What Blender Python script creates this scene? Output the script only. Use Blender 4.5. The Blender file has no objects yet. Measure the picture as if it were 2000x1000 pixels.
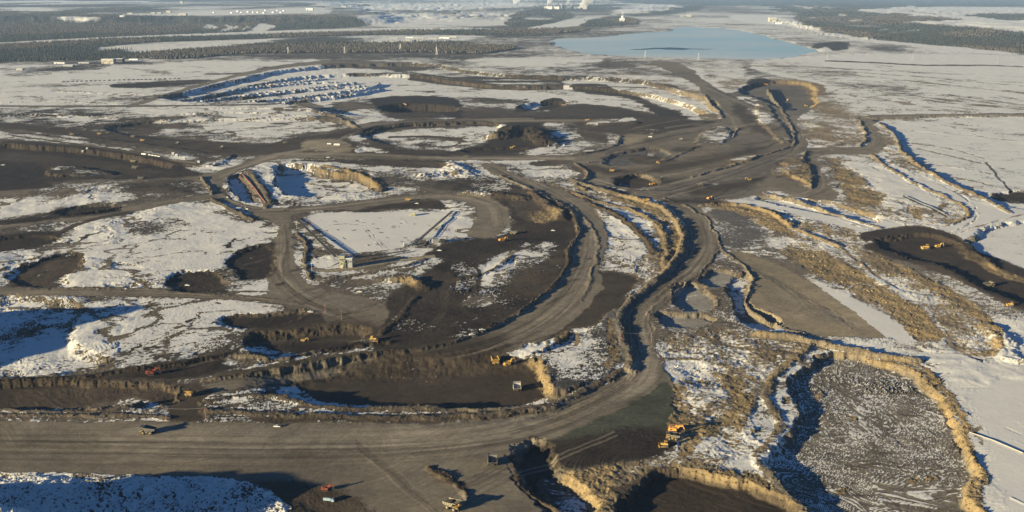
import bpy, math, random
import numpy as np
C = bpy.context.scene
COL = C.collection
random.seed(7); RNG = np.random.default_rng(7)

# ------------------------------------------------------------------ camera, sky, sun
F = 1963.0; CAMH = 417.0; HORIZON = -25.0
PITCH = math.atan((500 - HORIZON) / F)
cam = bpy.data.objects.new('camera', bpy.data.cameras.new('camera')); COL.objects.link(cam)
cam.location = (0, 0, CAMH); cam.rotation_euler = (math.pi/2 - PITCH, 0, 0)
cam.data.sensor_width = 36; cam.data.angle = 2*math.atan(1000/F)
cam.data.clip_start = 5; cam.data.clip_end = 200000
C.camera = cam
SUN_EL = math.radians(10.5)
SUN_AZ = math.radians(238)          # compass-like: 0 = +Y, clockwise; sun is left and behind the camera
sdir = (math.sin(SUN_AZ)*math.cos(SUN_EL), math.cos(SUN_AZ)*math.cos(SUN_EL), math.sin(SUN_EL))
w = bpy.data.worlds.new('World'); C.world = w; w.use_nodes = True
nt = w.node_tree; bg = nt.nodes['Background']
sky = nt.nodes.new('ShaderNodeTexSky'); sky.sky_type = 'NISHITA'; sky.sun_disc = False
sky.sun_elevation = SUN_EL; sky.sun_rotation = SUN_AZ; sky.altitude = 3000
sky.air_density = 1.0; sky.dust_density = 0.0; sky.ozone_density = 6.0
nt.links.new(sky.outputs[0], bg.inputs[0]); bg.inputs[1].default_value = 0.05
sl = bpy.data.lights.new('sun', 'SUN'); sl.energy = 5.0; sl.angle = math.radians(0.5); sl.color = (1.0, 0.85, 0.54)
so = bpy.data.objects.new('sun', sl); COL.objects.link(so)
import mathutils
so.rotation_euler = mathutils.Vector(sdir).to_track_quat('Z', 'Y').to_euler()
so.location = (0, 0, 2000)
C.view_settings.view_transform = 'Standard'; C.view_settings.look = 'None'
C.view_settings.gamma = 1; C.view_settings.use_curve_mapping = False
C.view_settings.exposure = 1.18
C.render.engine = 'CYCLES'
C.cycles.volume_bounces = 2; C.cycles.max_bounces = 4; C.cycles.diffuse_bounces = 2
C.cycles.volume_step_rate = 10

# ------------------------------------------------------------------ mapping photo directions to ground points
cp, sp = math.cos(PITCH), math.sin(PITCH)
def ray(px, py):
    x = (np.asarray(px, float)-1000)/F; u = (500-np.asarray(py, float))/F
    return x, cp + sp*u, -sp + cp*u
def ground(px, py, z=0.0):
    x, y, zz = ray(px, py); t = (z-CAMH)/zz
    return x*t, y*t
def base_px(x, y):
    dz = -CAMH
    zc = y*cp - dz*sp; uc = y*sp + dz*cp
    return 1000 + F*x/zc, 500 - F*uc/zc

# ------------------------------------------------------------------ numpy noise
def vnoise(x, y, seed=0):
    xi = np.floor(x); yi = np.floor(y); fx = x-xi; fy = y-yi
    fx = fx*fx*(3-2*fx); fy = fy*fy*(3-2*fy)
    xi = xi.astype(np.int64).astype(np.uint32); yi = yi.astype(np.int64).astype(np.uint32)
    def h(a, b):
        v = a*np.uint32(374761393) + b*np.uint32(668265263) + np.uint32((seed*974634777) & 0xffffffff)
        v = (v ^ (v >> np.uint32(13)))*np.uint32(1274126177); v ^= v >> np.uint32(16)
        return (v & np.uint32(0xffff)).astype(np.float32)/65535.0
    one = np.uint32(1)
    a = h(xi, yi); b = h(xi+one, yi); c = h(xi, yi+one); d = h(xi+one, yi+one)
    return (a*(1-fx)+b*fx)*(1-fy) + (c*(1-fx)+d*fx)*fy
def fbm(x, y, wl, octs, seed=0, gain=.5):
    s = np.zeros(np.shape(x), np.float32); a = 1; t = 0
    for i in range(octs):
        s += a*(vnoise(x/wl + 17.3*i, y/wl - 9.1*i, seed+i)-.5); t += a; a *= gain; wl *= .5
    return s/t*2
def sst(a, b, x):
    t = np.clip((x-a)/(b-a), 0, 1); return t*t*(3-2*t)

# ------------------------------------------------------------------ terrain grid: fine where it lies in view, coarse beyond
ug = np.concatenate([-np.geomspace(6000, 130, 46), np.arange(-120, 2121, 1.72), 2000+np.geomspace(130, 6000, 40)])
vg = np.concatenate([np.array([-19, -17.5, -16, -14, -12, -10]), np.arange(-8.5, 60, .8), np.arange(60, 500, .9), np.arange(500, 1012, 1.45), 1012+np.geomspace(3, 1200, 34)])
U, V = np.meshgrid(ug, vg)
X, Y = ground(U, V); RANGE = np.hypot(X, Y)
NV, NU = X.shape
H = np.zeros((NV, NU)); BERM = np.zeros((NV, NU))
# a fixed wobble so that traced outlines come out ragged
wamp = np.minimum(4.5 + RANGE*.0022, 15)
n_a, n_b = fbm(X, Y, 46, 6, 11, .66), fbm(X, Y, 46, 6, 51, .66)
farw = np.clip((RANGE-2600)/3500, 0, 1)
wy = 1.6*RANGE**2/(F*CAMH)
m_a, m_b = fbm(X, Y, 800, 5, 211, .62), fbm(X, Y, 1400, 6, 251, .66)
WX = X + wamp*n_a*1.8 + farw*90*m_a
WY = Y + wamp*n_b*1.8 + farw*wy*m_b*2.6
cr_a, cr_b = fbm(X, Y, 9, 3, 171, .7), fbm(X, Y, 9, 3, 191, .7)
WX += cr_a*4.2; WY += cr_b*4.2
WU, WV = base_px(WX, WY)

def hz(x, y):
    """terrain height at world points, bilinear in the grid"""
    u, v = base_px(x, y)
    fu = np.clip(np.interp(u, ug, np.arange(NU)), 0, NU-1.001); fv = np.clip(np.interp(v, vg, np.arange(NV)), 0, NV-1.001)
    i = fu.astype(int); j = fv.astype(int); a = fu-i; b = fv-j
    return (H[j, i]*(1-a)+H[j, i+1]*a)*(1-b) + (H[j+1, i]*(1-a)+H[j+1, i+1]*a)*b
def hit(px, py):
    """world point on the terrain seen in direction px, py"""
    px = np.asarray(px, float); py = np.asarray(py, float); z = np.zeros(np.shape(px))
    for k in range(14):
        x, y = ground(px, py, z); z = .5*z + .5*hz(x, y)
    x, y = ground(px, py, z)
    return x, y, hz(x, y)

def seg_dist(px, py, pts, closed, signed=False):
    d2 = np.full(px.shape, 1e20); inside = np.zeros(px.shape, bool)
    n = len(pts)
    for i in range(n if closed else n-1):
        x0, y0 = pts[i]; x1, y1 = pts[(i+1) % n]
        dx, dy = x1-x0, y1-y0; L = dx*dx+dy*dy+1e-9
        t = np.clip(((px-x0)*dx+(py-y0)*dy)/L, 0, 1)
        q = (px-x0-t*dx)**2 + (py-y0-t*dy)**2
        np.minimum(d2, q, out=d2)
        if closed:
            c = ((y0 > py) != (y1 > py))
            xi = x0 + (py-y0)/(dy if abs(dy) > 1e-9 else 1e-9)*dx
            inside ^= c & (px < xi)
    d = np.sqrt(d2)
    if closed: d[inside] *= -1
    return d
def smooth(pts, closed=True, n=1):
    for _ in range(n):
        out = []
        m = len(pts)
        for i in range(m if closed else m-1):
            a = pts[i]; b = pts[(i+1) % m]
            out += [(.75*a[0]+.25*b[0], .75*a[1]+.25*b[1]), (.25*a[0]+.75*b[0], .25*a[1]+.75*b[1])]
        if not closed: out = [pts[0]] + out + [pts[-1]]
        pts = out
    return pts
def window(us, vs, mu, mv):
    i0 = max(np.searchsorted(ug, min(us)-mu)-1, 0); i1 = min(np.searchsorted(ug, max(us)+mu)+1, NU)
    j0 = max(np.searchsorted(vg, min(vs)-mv)-1, 0); j1 = min(np.searchsorted(vg, max(vs)+mv)+1, NV)
    return slice(j0, j1), slice(i0, i1)
def to_base(pts, z):
    a = np.array(pts, float); gx, gy = ground(a[:, 0], a[:, 1], z)
    u, v = base_px(gx, gy); return gx, gy, u, v
def level(pts, z, slope, mix=1.0):
    """ground brought to height z inside the outline, banks of the given width outside it"""
    pts = smooth(pts)
    gx, gy, u, v = to_base(pts, z)
    r = np.hypot(gx, gy).min(); m = slope*F/r*1.6+14
    s = window(u, v, m, m)
    d = seg_dist(WX[s], WY[s], list(zip(gx, gy)), True)
    t = 1-sst(0, slope, d)
    H[s] = H[s]*(1-t*mix) + z*t*mix
def berm(pts, h, hw, z=0, jag=.35):
    if hw < 14 and h < 4.9: h *= .85; hw *= .85
    """a ridge of heaped soil along a line, standing on height z"""
    pts = smooth(pts, False)
    gx, gy, u, v = to_base(pts, z+h*.5)
    r = np.hypot(gx, gy).min(); m = hw*F/r*2+14
    s = window(u, v, m, m)
    d = seg_dist(X[s]*.4+WX[s]*.6, Y[s]*.4+WY[s]*.6, list(zip(gx, gy)), False)*(1+.5*cr_a[s])
    t = 1-sst(.15*hw, hw, d)
    hh = h*(1 + jag*2.0*fbm(X[s], Y[s], 22, 4, 77, .7))
    H[s] = np.maximum(H[s], H[s]*(1-t) + (z+hh)*t)
    BERM[s] = np.maximum(BERM[s], t*(hw < 14))

# ---- gentle ground
H += fbm(X, Y, 420, 3, 5)*3*np.clip(1-RANGE/5000, 0, 1)

# ---- far country: high ground beyond the river, hills to the right, the hollow of the lake
level([(-900, 34), (-200, 33), (100, 32), (300, 34), (480, 33), (620, 33), (700, 36), (730, 28), (700, 8), (600, -14), (-1500, -14)], 62, 620)
level([(640, -12), (760, 30), (900, 38), (1030, 22), (1120, 14), (1300, 22), (1400, -12)], 18, 900)
level([(1080, 82), (1100, 76), (1180, 75), (1260, 66), (1325, 62), (1310, 55), (1350, 52), (1450, 60), (1500, 75), (1570, 95), (1592, 100), (1570, 105), (1500, 117), (1420, 115), (1340, 112), (1180, 108), (1120, 103)], -6, 60)
level([(1640, 20), (1900, 12), (2600, 12), (2600, 62), (2000, 66), (1930, 62), (1870, 52), (1760, 44), (1700, 30)], 42, 500)
level([(1560, 12), (1620, 10), (1640, 22), (1600, 26)], 30, 500)
berm([(1530, 42), (1570, 44), (1620, 60), (1700, 70)], 25, 260, 0)

gul = np.clip(1-np.abs(fbm(X, Y*.25, 260, 3, 901))*3.2, 0, 1)*((H > 4) & (H < 58) & (RANGE > 6500))
H -= gul*np.minimum(H, 60-H)*.8
# ---- benches of the far pit (upper left)
bench = [[(300, 205), (420, 175), (520, 145), (600, 135), (700, 130), (830, 128), (900, 140), (980, 150), (1100, 155), (1230, 158), (1290, 175), (1400, 205), (1390, 232), (1200, 236), (1080, 236), (900, 236), (700, 236), (560, 205)],
 [(330, 212), (450, 185), (560, 158), (640, 150), (720, 148), (830, 152), (900, 165), (1000, 175), (1120, 172), (1200, 180), (1290, 195), (1360, 218), (1380, 232), (1200, 233), (900, 233), (700, 233), (560, 212)]]
level(bench[0], -14, 18)
level(bench[1], -26, 16)
for k, (pts, h) in enumerate([([(380, 192), (480, 172), (560, 160), (640, 152)], 5), ([(380, 200), (500, 182), (600, 172), (700, 160)], 5), ([(420, 206), (520, 195), (620, 184), (720, 172), (745, 162)], 6),
    ([(590, 192), (660, 186), (730, 170)], 5), ([(440, 178), (520, 168), (600, 160), (660, 158)], 5), ([(470, 190), (560, 178), (650, 170), (710, 166)], 5), ([(540, 200), (640, 190), (700, 182), (750, 172)], 5), ([(400, 212), (520, 210), (600, 214), (660, 226)], 4), ([(360, 222), (480, 218), (560, 224)], 4), ([(300, 232), (420, 240), (520, 234)], 4), ([(120, 178), (200, 182), (330, 186)], 4), ([(0, 200), (120, 196), (240, 203)], 3), ([(480, 232), (600, 222), (640, 240)], 3),
    ([(100, 222), (250, 232), (400, 226)], 3), ([(200, 245), (330, 238), (460, 246)], 3), ([(0, 226), (60, 222), (130, 228)], 4)]):
    berm(pts, h, 15, -20 if k < 7 else 0, .12)
level([(760, 219), (800, 216), (860, 219), (885, 226), (860, 231), (790, 232), (758, 228)], -52, 40)
level([(1020, 214), (1060, 206), (1095, 203), (1110, 208), (1080, 218), (1040, 222)], -40, 16)
level([(560, 236), (640, 236), (700, 250), (640, 262), (560, 272), (440, 282), (300, 272), (200, 255), (300, 240)], -6, 30)

# ---- centre: hollows and heaps
level([(700, 262), (760, 248), (860, 243), (960, 243), (975, 255), (960, 275), (900, 288), (800, 290), (740, 282)], -7, 14)
berm([(975, 262), (1010, 250), (1040, 255), (1065, 275)], 14, 55, 0)
level([(905, 296), (970, 292), (1030, 292), (1000, 302), (940, 303)], -5, 14)
level([(1140, 240), (1180, 236), (1250, 236), (1240, 241), (1190, 242)], 4, 14)
level([(1220, 352), (1250, 345), (1275, 352), (1282, 365), (1255, 373), (1215, 370), (1195, 362)], -8, 9)
level([(1190, 310), (1235, 296), (1270, 292), (1300, 300), (1290, 315), (1230, 325), (1190, 325)], -4, 14)
level([(1370, 255), (1400, 245), (1425, 250), (1420, 270), (1395, 282), (1360, 280)], 3, 10)
level([(1480, 200), (1500, 205), (1520, 235), (1535, 255), (1550, 275), (1530, 278), (1500, 250), (1480, 225)], 4, 9)
level([(1460, 172), (1490, 165), (1550, 163), (1580, 175), (1590, 200), (1580, 215), (1540, 222), (1500, 200), (1455, 185)], -12, 22)
level([(1525, 320), (1560, 305), (1585, 325), (1582, 360), (1550, 340)], 4, 9)

# ---- blue-shaded hollow and the strip beside it
level([(535, 334), (600, 331), (622, 342), (650, 352), (690, 352), (712, 362), (732, 376), (700, 384), (650, 394), (600, 397), (562, 390), (545, 365)], -14, 11)
level([(452, 350), (470, 344), (500, 400), (478, 402), (452, 372)], -7, 8)
berm([(470, 336), (490, 330), (530, 396), (520, 404)], 3, 12, 0)
berm([(632, 324), (660, 328), (705, 338), (730, 355), (745, 372)], 4, 12, 0)
berm([(830, 340), (880, 330), (920, 345), (880, 318)], 6, 30, 0)
berm([(920, 375), (970, 380), (1020, 385)], 6, 30, 0)

# ---- left: dark cuts
level([(-120, 300), (-10, 290), (60, 288), (150, 300), (250, 312), (350, 333), (250, 345), (150, 352), (-10, 352), (-120, 350)], -9, 12)
level([(90, 324), (150, 322), (240, 342), (200, 346), (100, 340)], -3, 8)
level([(-120, 262), (100, 262), (250, 275), (420, 300), (460, 302), (400, 330), (200, 292), (0, 278)], 3, 14)
level([(120, 412), (200, 402), (240, 410), (180, 420), (120, 422)], -4, 12)
level([(-100, 508), (60, 480), (100, 478), (110, 470), (60, 462), (-100, 480)], -4, 12)
level([(10, 545), (60, 520), (120, 498), (158, 502), (150, 520), (112, 545), (125, 560), (60, 560)], -3.5, 12)
level([(325, 548), (350, 535), (400, 533), (435, 545), (440, 565), (400, 572), (340, 568)], -3.2, 10)
level([(450, 505), (480, 492), (520, 480), (535, 500), (520, 540), (480, 545), (455, 525)], -3, 12)
level([(430, 632), (455, 622), (520, 618), (600, 615), (560, 632), (480, 645)], -3, 10)
level([(500, 668), (560, 662), (640, 655), (700, 655), (680, 672), (620, 690), (545, 702), (515, 690)], -7, 20)
level([(-150, 582), (60, 590), (150, 610), (110, 650), (125, 690), (190, 715), (150, 728), (-150, 740)], -4, 20)

# ---- plateau left-centre snow field edge and lower ramp
level([(-150, 755), (0, 757), (200, 756), (350, 762), (330, 800), (150, 798), (0, 802), (-150, 802)], -4, 10)
level([(590, 766), (640, 755), (760, 748), (900, 740), (1010, 735), (1035, 745), (1058, 765), (1035, 785), (960, 792), (800, 788), (650, 783)], -11, 75)
level([(395, 815), (405, 785), (450, 768), (500, 765), (540, 780), (580, 792), (700, 799), (860, 801), (960, 806), (1050, 795), (1100, 775), (1165, 750), (1225, 722), (1230, 740), (1150, 775), (1060, 808), (950, 822), (800, 826), (500, 825)], .5, 7)
level([(1040, 690), (1060, 705), (1082, 735), (1098, 760), (1160, 745), (1222, 700), (1212, 610), (1160, 640)], 1, 7)
level([(520, 768), (545, 762), (590, 775), (590, 788), (545, 785)], -6, 6)
level([(1052, 700), (1075, 690), (1120, 655), (1160, 645), (1195, 600), (1212, 610), (1208, 650), (1222, 690), (1205, 720), (1150, 745), (1090, 765), (1075, 740)], 2.5, 8)
level([(1045, 692), (1075, 680), (1105, 665), (1112, 655), (1125, 662), (1105, 690), (1060, 702)], -4, 5)
level([(1018, 888), (1060, 878), (1078, 920), (1110, 965), (1150, 1010), (1095, 1030), (1060, 980), (1025, 945)], -6.5, 13)
level([(1235, 975), (1300, 945), (1380, 940), (1450, 955), (1500, 975), (1550, 1010), (1560, 1040), (1200, 1040)], -7, 9)
level([(-200, 935), (0, 936), (150, 934), (350, 932), (470, 948), (560, 985), (640, 1020), (700, 1150), (-300, 1150)], 1.5, 10)

# ---- right: basins, tongue, big scratched floor
level([(1310, 562), (1345, 558), (1382, 570), (1390, 598), (1375, 610), (1325, 610)], -4.5, 6)
level([(1285, 618), (1320, 618), (1385, 622), (1372, 640), (1330, 645), (1292, 640)], -4, 6)
level([(1375, 540), (1400, 532), (1440, 540), (1440, 556), (1415, 566), (1375, 560)], -4, 6)
level([(1440, 545), (1462, 540), (1456, 570), (1448, 590), (1470, 612), (1520, 630), (1510, 650), (1450, 640), (1432, 600), (1428, 565)], -6, 7)
level([(1610, 695), (1700, 712), (1765, 732), (1825, 782), (1862, 835), (1858, 872), (1890, 930), (1862, 975), (1915, 1030), (1600, 1030), (1565, 985), (1515, 940), (1500, 905), (1545, 875), (1575, 835), (1565, 795), (1540, 765), (1570, 735)], -6.5, 7)
berm([(1480, 652), (1540, 655), (1590, 666), (1650, 678), (1720, 692), (1790, 702)], 5, 9)
berm([(1720, 692), (1790, 706), (1850, 765), (1895, 825), (1880, 870), (1925, 930), (1900, 980), (1960, 1030)], 1.5, 6)
berm([(1590, 668), (1555, 692), (1520, 728), (1492, 765), (1512, 800), (1540, 830), (1495, 872), (1470, 900), (1510, 930), (1560, 985)], 2.5, 9)
level([(1710, 478), (1760, 468), (1800, 462), (1850, 475), (1900, 505), (1960, 535), (2100, 575), (2150, 640), (2010, 600), (1930, 570), (1850, 525), (1770, 505)], -6, 14)
berm([(1930, 640), (1965, 665), (1972, 700)], 5, 18)
level([(1660, 235), (1700, 232), (1740, 250), (1760, 290), (1800, 335), (1900, 380), (1950, 405), (2100, 420), (2200, 230), (1900, 228)], -5, 10)
level([(1940, 380), (2000, 375), (2150, 385), (2150, 400), (1980, 400)], -9, 12)
level([(1900, 470), (1950, 445), (2020, 435), (2150, 440), (2150, 600), (1990, 545), (1920, 500)], -6, 10)
level([(1480, 385), (1560, 392), (1650, 405), (1720, 430), (1700, 440), (1600, 420), (1480, 395)], -5, 9)

# ---- road berms (their sunny side to the left, their shade on the road)
for pts, h, hw in [
 ([(1236, 722), (1225, 690), (1212, 650), (1208, 620), (1222, 592), (1258, 566), (1298, 532), (1328, 498), (1335, 462), (1326, 432), (1304, 409), (1262, 392), (1200, 375), (1150, 363), (1118, 350)], 5, 9),
 ([(400, 742), (500, 727), (620, 707), (720, 692), (850, 675), (940, 650), (1020, 605), (1080, 560), (1108, 520), (1116, 480), (1134, 450), (1126, 425), (1100, 400), (1040, 370), (975, 343)], 3.4, 6),
 ([(405, 800), (500, 806), (700, 815), (900, 813), (1020, 805), (1110, 780), (1185, 742), (1222, 722)], 3.2, 9),
 ([(400, 785), (450, 775), (500, 768), (600, 790), (700, 796), (860, 798), (960, 803), (1060, 790)], 2.6, 8),
 ([(-100, 812), (0, 810), (160, 808), (330, 815)], 2.2, 6),
 ([(-100, 803), (0, 800), (160, 803), (250, 795), (270, 785)], 2.2, 6),
 ([(0, 745), (150, 738), (250, 722), (340, 712), (400, 700), (480, 690), (520, 700)], 4, 8),
 ([(520, 705), (600, 690), (700, 675), (760, 668)], 3, 6),
 ([(845, 912), (860, 926), (885, 948), (912, 974)], 3.2, 6.5),
 ([(1000, 888), (1002, 915), (1016, 945), (1048, 975), (1093, 1005)], 1.6, 4),
 ([(1405, 487), (1440, 505), (1465, 530), (1470, 560), (1450, 580), (1470, 610), (1530, 640), (1580, 655)], 1.6, 3.5),
 ([(1290, 385), (1340, 400), (1380, 425), (1400, 460), (1408, 490), (1350, 548), (1282, 592), (1262, 625), (1270, 670), (1300, 720)], 1.0, 2.6),
 ([(1125, 318), (1148, 335), (1150, 347), (1120, 358), (1140, 370)], 4, 7),
 ([(1140, 300), (1180, 292), (1205, 280), (1212, 265)], 4, 6),
 ([(1500, 170), (1530, 215), (1545, 245), (1555, 275), (1550, 283)], 3.2, 6),
 ([(1380, 185), (1385, 200), (1405, 215), (1412, 230)], 4, 8),
 ([(1352, 345), (1440, 320), (1500, 298), (1540, 287)], 3, 6),
 ([(1300, 315), (1370, 280), (1430, 272), (1440, 250)], 2.5, 6),
 ([(1575, 295), (1568, 310), (1585, 335), (1583, 365)], 4, 6),
 ([(1680, 235), (1690, 255), (1690, 275), (1680, 285)], 4, 6),
 ([(395, 345), (408, 360), (412, 378)], 4, 6),
 ([(415, 388), (450, 408), (495, 428)], 4, 7),
 ([(1115, 400), (1160, 440), (1170, 490), (1140, 590)], .8, 4),
 ([(1700, 300), (1760, 345), (1850, 385), (1908, 415), (1850, 440)], 3.5, 7),
 ([(1720, 240), (1745, 262), (1768, 305), (1840, 350), (1920, 385), (1975, 415)], 4, 8),
 ([(1490, 375), (1560, 392), (1650, 425), (1720, 445)], 3, 6),
 ([(1370, 400), (1440, 395), (1500, 410), (1560, 450), (1640, 480)], 4, 9),
 ([(1120, 375), (1170, 392), (1240, 410), (1290, 440), (1305, 480), (1300, 520)], 3, 9),
 ([(1150, 395), (1220, 425), (1265, 470), (1278, 490)], 3, 8),
 ([(1040, 375), (1080, 405), (1100, 425)], 5, 18),
 ([(600, 310), (700, 306), (850, 312), (1000, 312)], 1.5, 5),
 ([(660, 268), (700, 262), (760, 243), (900, 238)], 3, 6),
 ([(570, 200), (640, 222), (690, 240), (700, 248)], 3, 7),
 ([(-50, 442), (100, 425), (250, 402), (400, 378)], 1.2, 5),
 ([(60, 565), (240, 560), (400, 575), (540, 585)], 1.2, 5),
 ([(585, 455), (600, 480), (590, 520), (610, 545)], 2.5, 6),
 ([(625, 545), (700, 535), (790, 520), (830, 505)], 2.5, 8),
 ([(750, 545), (800, 545), (830, 560)], 5, 14),
 ([(810, 580), (780, 620), (745, 650)], 2, 8),
 ([(1000, 500), (960, 530), (900, 545)], 2, 8),
 ]:
    berm(pts, h, hw)

# ---- unseen mounds added outside the frame to cast shade on the snow field and the hollow at the bottom
def mound(x, y, rx, ry, rot, h, seed=3):
    c, s = math.cos(rot), math.sin(rot)
    a = ((X-x)*c+(Y-y)*s)/rx; b = (-(X-x)*s+(Y-y)*c)/ry
    k = np.clip(1-(a*a+b*b), 0, 1)**.8
    H[:] = np.where(k > 0, np.maximum(H, k*h*(1+.3*fbm(X, Y, 60, 3, seed))), H)
SHX, SHY = -math.sin(SUN_AZ), -math.cos(SUN_AZ)       # the way shadows run
gx, gy = ground(-10, 660)
mound(gx-SHX*270, gy-SHY*270, 110, 190, 0, 72)
gx, gy = ground(60, 1010)
mound(gx-SHX*130, gy-SHY*130, 240, 50, 0.03, 51, 9)
gx, gy = ground(620, 1040)
mound(gx-SHX*50, gy-SHY*50, 40, 20, -.2, 17, 4)

def normals():
    ax = np.empty((NV, NU, 3)); ax[..., 0] = np.gradient(X, axis=1); ax[..., 1] = np.gradient(Y, axis=1); ax[..., 2] = np.gradient(H, axis=1)
    ay = np.empty((NV, NU, 3)); ay[..., 0] = np.gradient(X, axis=0); ay[..., 1] = np.gradient(Y, axis=0); ay[..., 2] = np.gradient(H, axis=0)
    n = np.cross(ax, ay); n /= np.linalg.norm(n, axis=2, keepdims=True)+1e-12
    n *= np.sign(n[..., 2:3]+1e-9); return n
# ================================================================== what covers the ground
SOIL = np.empty((NV, NU, 3), np.float32); SNOW = np.empty((NV, NU), np.float32); LUMP = np.empty((NV, NU), np.float32); SCR = np.zeros((NV, NU), np.float32); WOOD = np.zeros((NV, NU), np.float32)
SOIL[:] = (.2, .165, .12); SNOW[:] = .62; LUMP[:] = .35
K = dict(  # soil colour, snow cover, lumpiness (m)
 snow=((.22, .18, .125), .72, .4), fine=((.24, .2, .14), .88, .1), patchy=((.17, .14, .10), .49, .7), half=((.15, .122, .09), .42, .6), shade=((.19, .16, .12), .92, 2.4), basin=((.34, .31, .25), .35, .1), blue=((.19, .16, .12), 0.68, 1.0),
 tan=((.27, .20, .105), .22, 1.5), tansnow=((.24, .185, .11), .48, 1.2), tanroad=((.30, .245, .16), .12, .12),
 road=((.20, .168, .12), 0, .08), roadd=((.068, .053, .037), 0, .15), roadg=((.165, .143, .11), .0, .1), pale=((.30, .255, .185), .0, .05),
 tar_shade=((.040, .031, .024), .05, .4), dark=((.055, .042, .030), .13, .5), brown=((.088, .067, .046), .1, .5), brownsnow=((.09, .07, .05), .42, .6),
 grey=((.13, .12, .105), .3, .35), scratch=((.19, .165, .125), .36, .3), ice=((.36, .38, .38), .62, .05), green=((.085, .088, .06), 0, .12),
 forest=((.062, .058, .048), .22, .8), scrub=((.11, .1, .07), .40, .8), river=((.6, .6, .6), 1.0, 0), tarsnow=((.055, .045, .035), .3, .5))
def put(s, t, k):
    soil, sn, lu = K[k] if isinstance(k, str) else k
    SOIL[s] = SOIL[s]*(1-t[..., None]) + np.array(soil, np.float32)*t[..., None]
    SNOW[s] = SNOW[s]*(1-t)+sn*t; LUMP[s] = LUMP[s]*(1-t)+lu*t
    WOOD[s] = WOOD[s]*(1-t)+(1.0 if k == 'forest' else .0)*t
    SCR[s] = SCR[s]*(1-t)+(1.0 if k == 'scratch' else .45 if k in ('patchy', 'grey', 'half') else .1)*t
def paint(k, pts, soft=2.0, sm=1, wob=1.0):
    pts = smooth(pts, True, sm)
    a = np.array(pts, float); x, y, z = hit(a[:, 0], a[:, 1]); u, v = base_px(x, y)
    soft *= 1.0 if k in ('road', 'river', 'forest', 'pale', 'green') else 1.9
    s = window(u, v, soft+14, soft+10)
    pu = U[s]+(WU[s]-U[s])*wob; pv = V[s]+(WV[s]-V[s])*wob
    d = seg_dist(pu, pv, list(zip(u, v)), True)
    put(s, (1-sst(-soft, soft, d)).astype(np.float32), k)
def line(k, pts, wd=1.6, soft=1.0, op=1.0, wob=.35):
    pts = smooth(pts, False)
    a = np.array(pts, float); x, y, z = hit(a[:, 0], a[:, 1]); u, v = base_px(x, y)
    s = window(u, v, wd+8, wd+8)
    pu = U[s]+(WU[s]-U[s])*wob; pv = V[s]+(WV[s]-V[s])*wob
    d = seg_dist(pu, pv, list(zip(u, v)), False)
    put(s, ((1-sst(wd-soft, wd+soft, d))*op).astype(np.float32), k)

# ---- general cover, far to near
paint('river', [(-400, -12), (2400, -12), (2400, 30), (-400, 30)], 3)
paint('patchy', [(-400, -14), (2400, -14), (2400, 130), (-400, 130)], 6)
paint('forest', [(-400, 30), (0, 27), (100, 25), (200, 30), (330, 32), (400, 34), (480, 33), (560, 32), (640, 31), (700, 32), (730, 48), (700, 53), (560, 58), (400, 64), (200, 72), (80, 80), (-400, 98)], 2)
paint('forest', [(-400, 8), (60, 9), (150, 11), (240, 8), (180, 14), (-400, 14)], 2)
paint('forest', [(-400, 20), (0, 19), (90, 24), (180, 17), (300, 15), (330, 19), (200, 22), (120, 28), (-400, 30)], 2)
paint('snow', [(98, 33), (130, 32), (200, 33), (210, 36), (150, 38), (110, 37)], 1)
paint('snow', [(0, 15), (60, 13), (130, 20), (60, 26), (0, 26)], 2)
paint('snow', [(220, 28), (300, 28), (520, 17), (600, 14), (640, 18), (640, 27), (520, 30), (330, 32)], 2)
for p in [[(392, 57), (398, 46), (412, 48), (430, 58)], [(433, 58), (440, 45), (448, 52), (455, 60)], [(448, 60), (455, 46), (465, 58)], [(470, 58), (476, 48), (486, 58)], [(488, 56), (496, 47), (505, 45), (530, 50), (534, 59), (505, 60)], [(357, 50), (362, 46), (375, 50)]]:
    paint('snow', p, 1)
paint('snow', [(700, 30), (780, 27), (1000, 24), (1040, 36), (1000, 52), (880, 53), (730, 51), (705, 38)], 2)
paint('patchy', [(840, 26), (1000, 30), (1000, 40), (900, 36)], 2)
paint('snow', [(560, 8), (700, 6), (760, 9), (1040, 4), (1050, 14), (900, 18), (720, 24)], 2)
paint('forest', [(540, 8), (590, 6), (630, 14), (600, 15)], 1); paint('forest', [(680, 12), (690, 6), (715, 7), (730, 12)], 1)
paint('forest', [(-400, -12), (300, -12), (700, -12), (760, -2), (720, 2), (500, 2), (300, 3), (-400, 6)], 1)
paint('snow', [(-200, 2), (200, 1), (330, 3), (200, 5), (0, 5), (-200, 6)], 1)
paint('river', [(-400, 103), (0, 84), (60, 80), (200, 73), (400, 65), (560, 60), (700, 56), (860, 54), (980, 57), (1020, 60), (1000, 62), (860, 58), (700, 60), (560, 64), (400, 68), (200, 76), (60, 85), (-400, 106)], .8, 1, .3)
paint('river', [(1020, 60), (1050, 52), (1100, 42), (1150, 33), (1175, 33), (1170, 42), (1120, 52), (1060, 58)], 1.5)
paint('forest', [(1000, 26), (1040, 18), (1070, 14), (1130, 28), (1100, 38), (1060, 48), (1000, 55), (980, 50)], 2)
paint('patchy', [(1010, 36), (1040, 28), (1090, 32), (1060, 42)], 2)
paint('scrub', [(1060, 12), (1160, 6), (1240, 12), (1200, 24), (1120, 24)], 2)
paint('snow', [(1230, 10), (1330, 6), (1330, 22), (1240, 26), (1190, 30)], 2)
paint('forest', [(1160, -12), (1400, -12), (1720, -12), (2400, -12), (2400, 12), (2000, 14), (1860, 12), (1720, 18), (1660, 20), (1500, 9), (1360, 12), (1200, 4)], 2)
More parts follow.
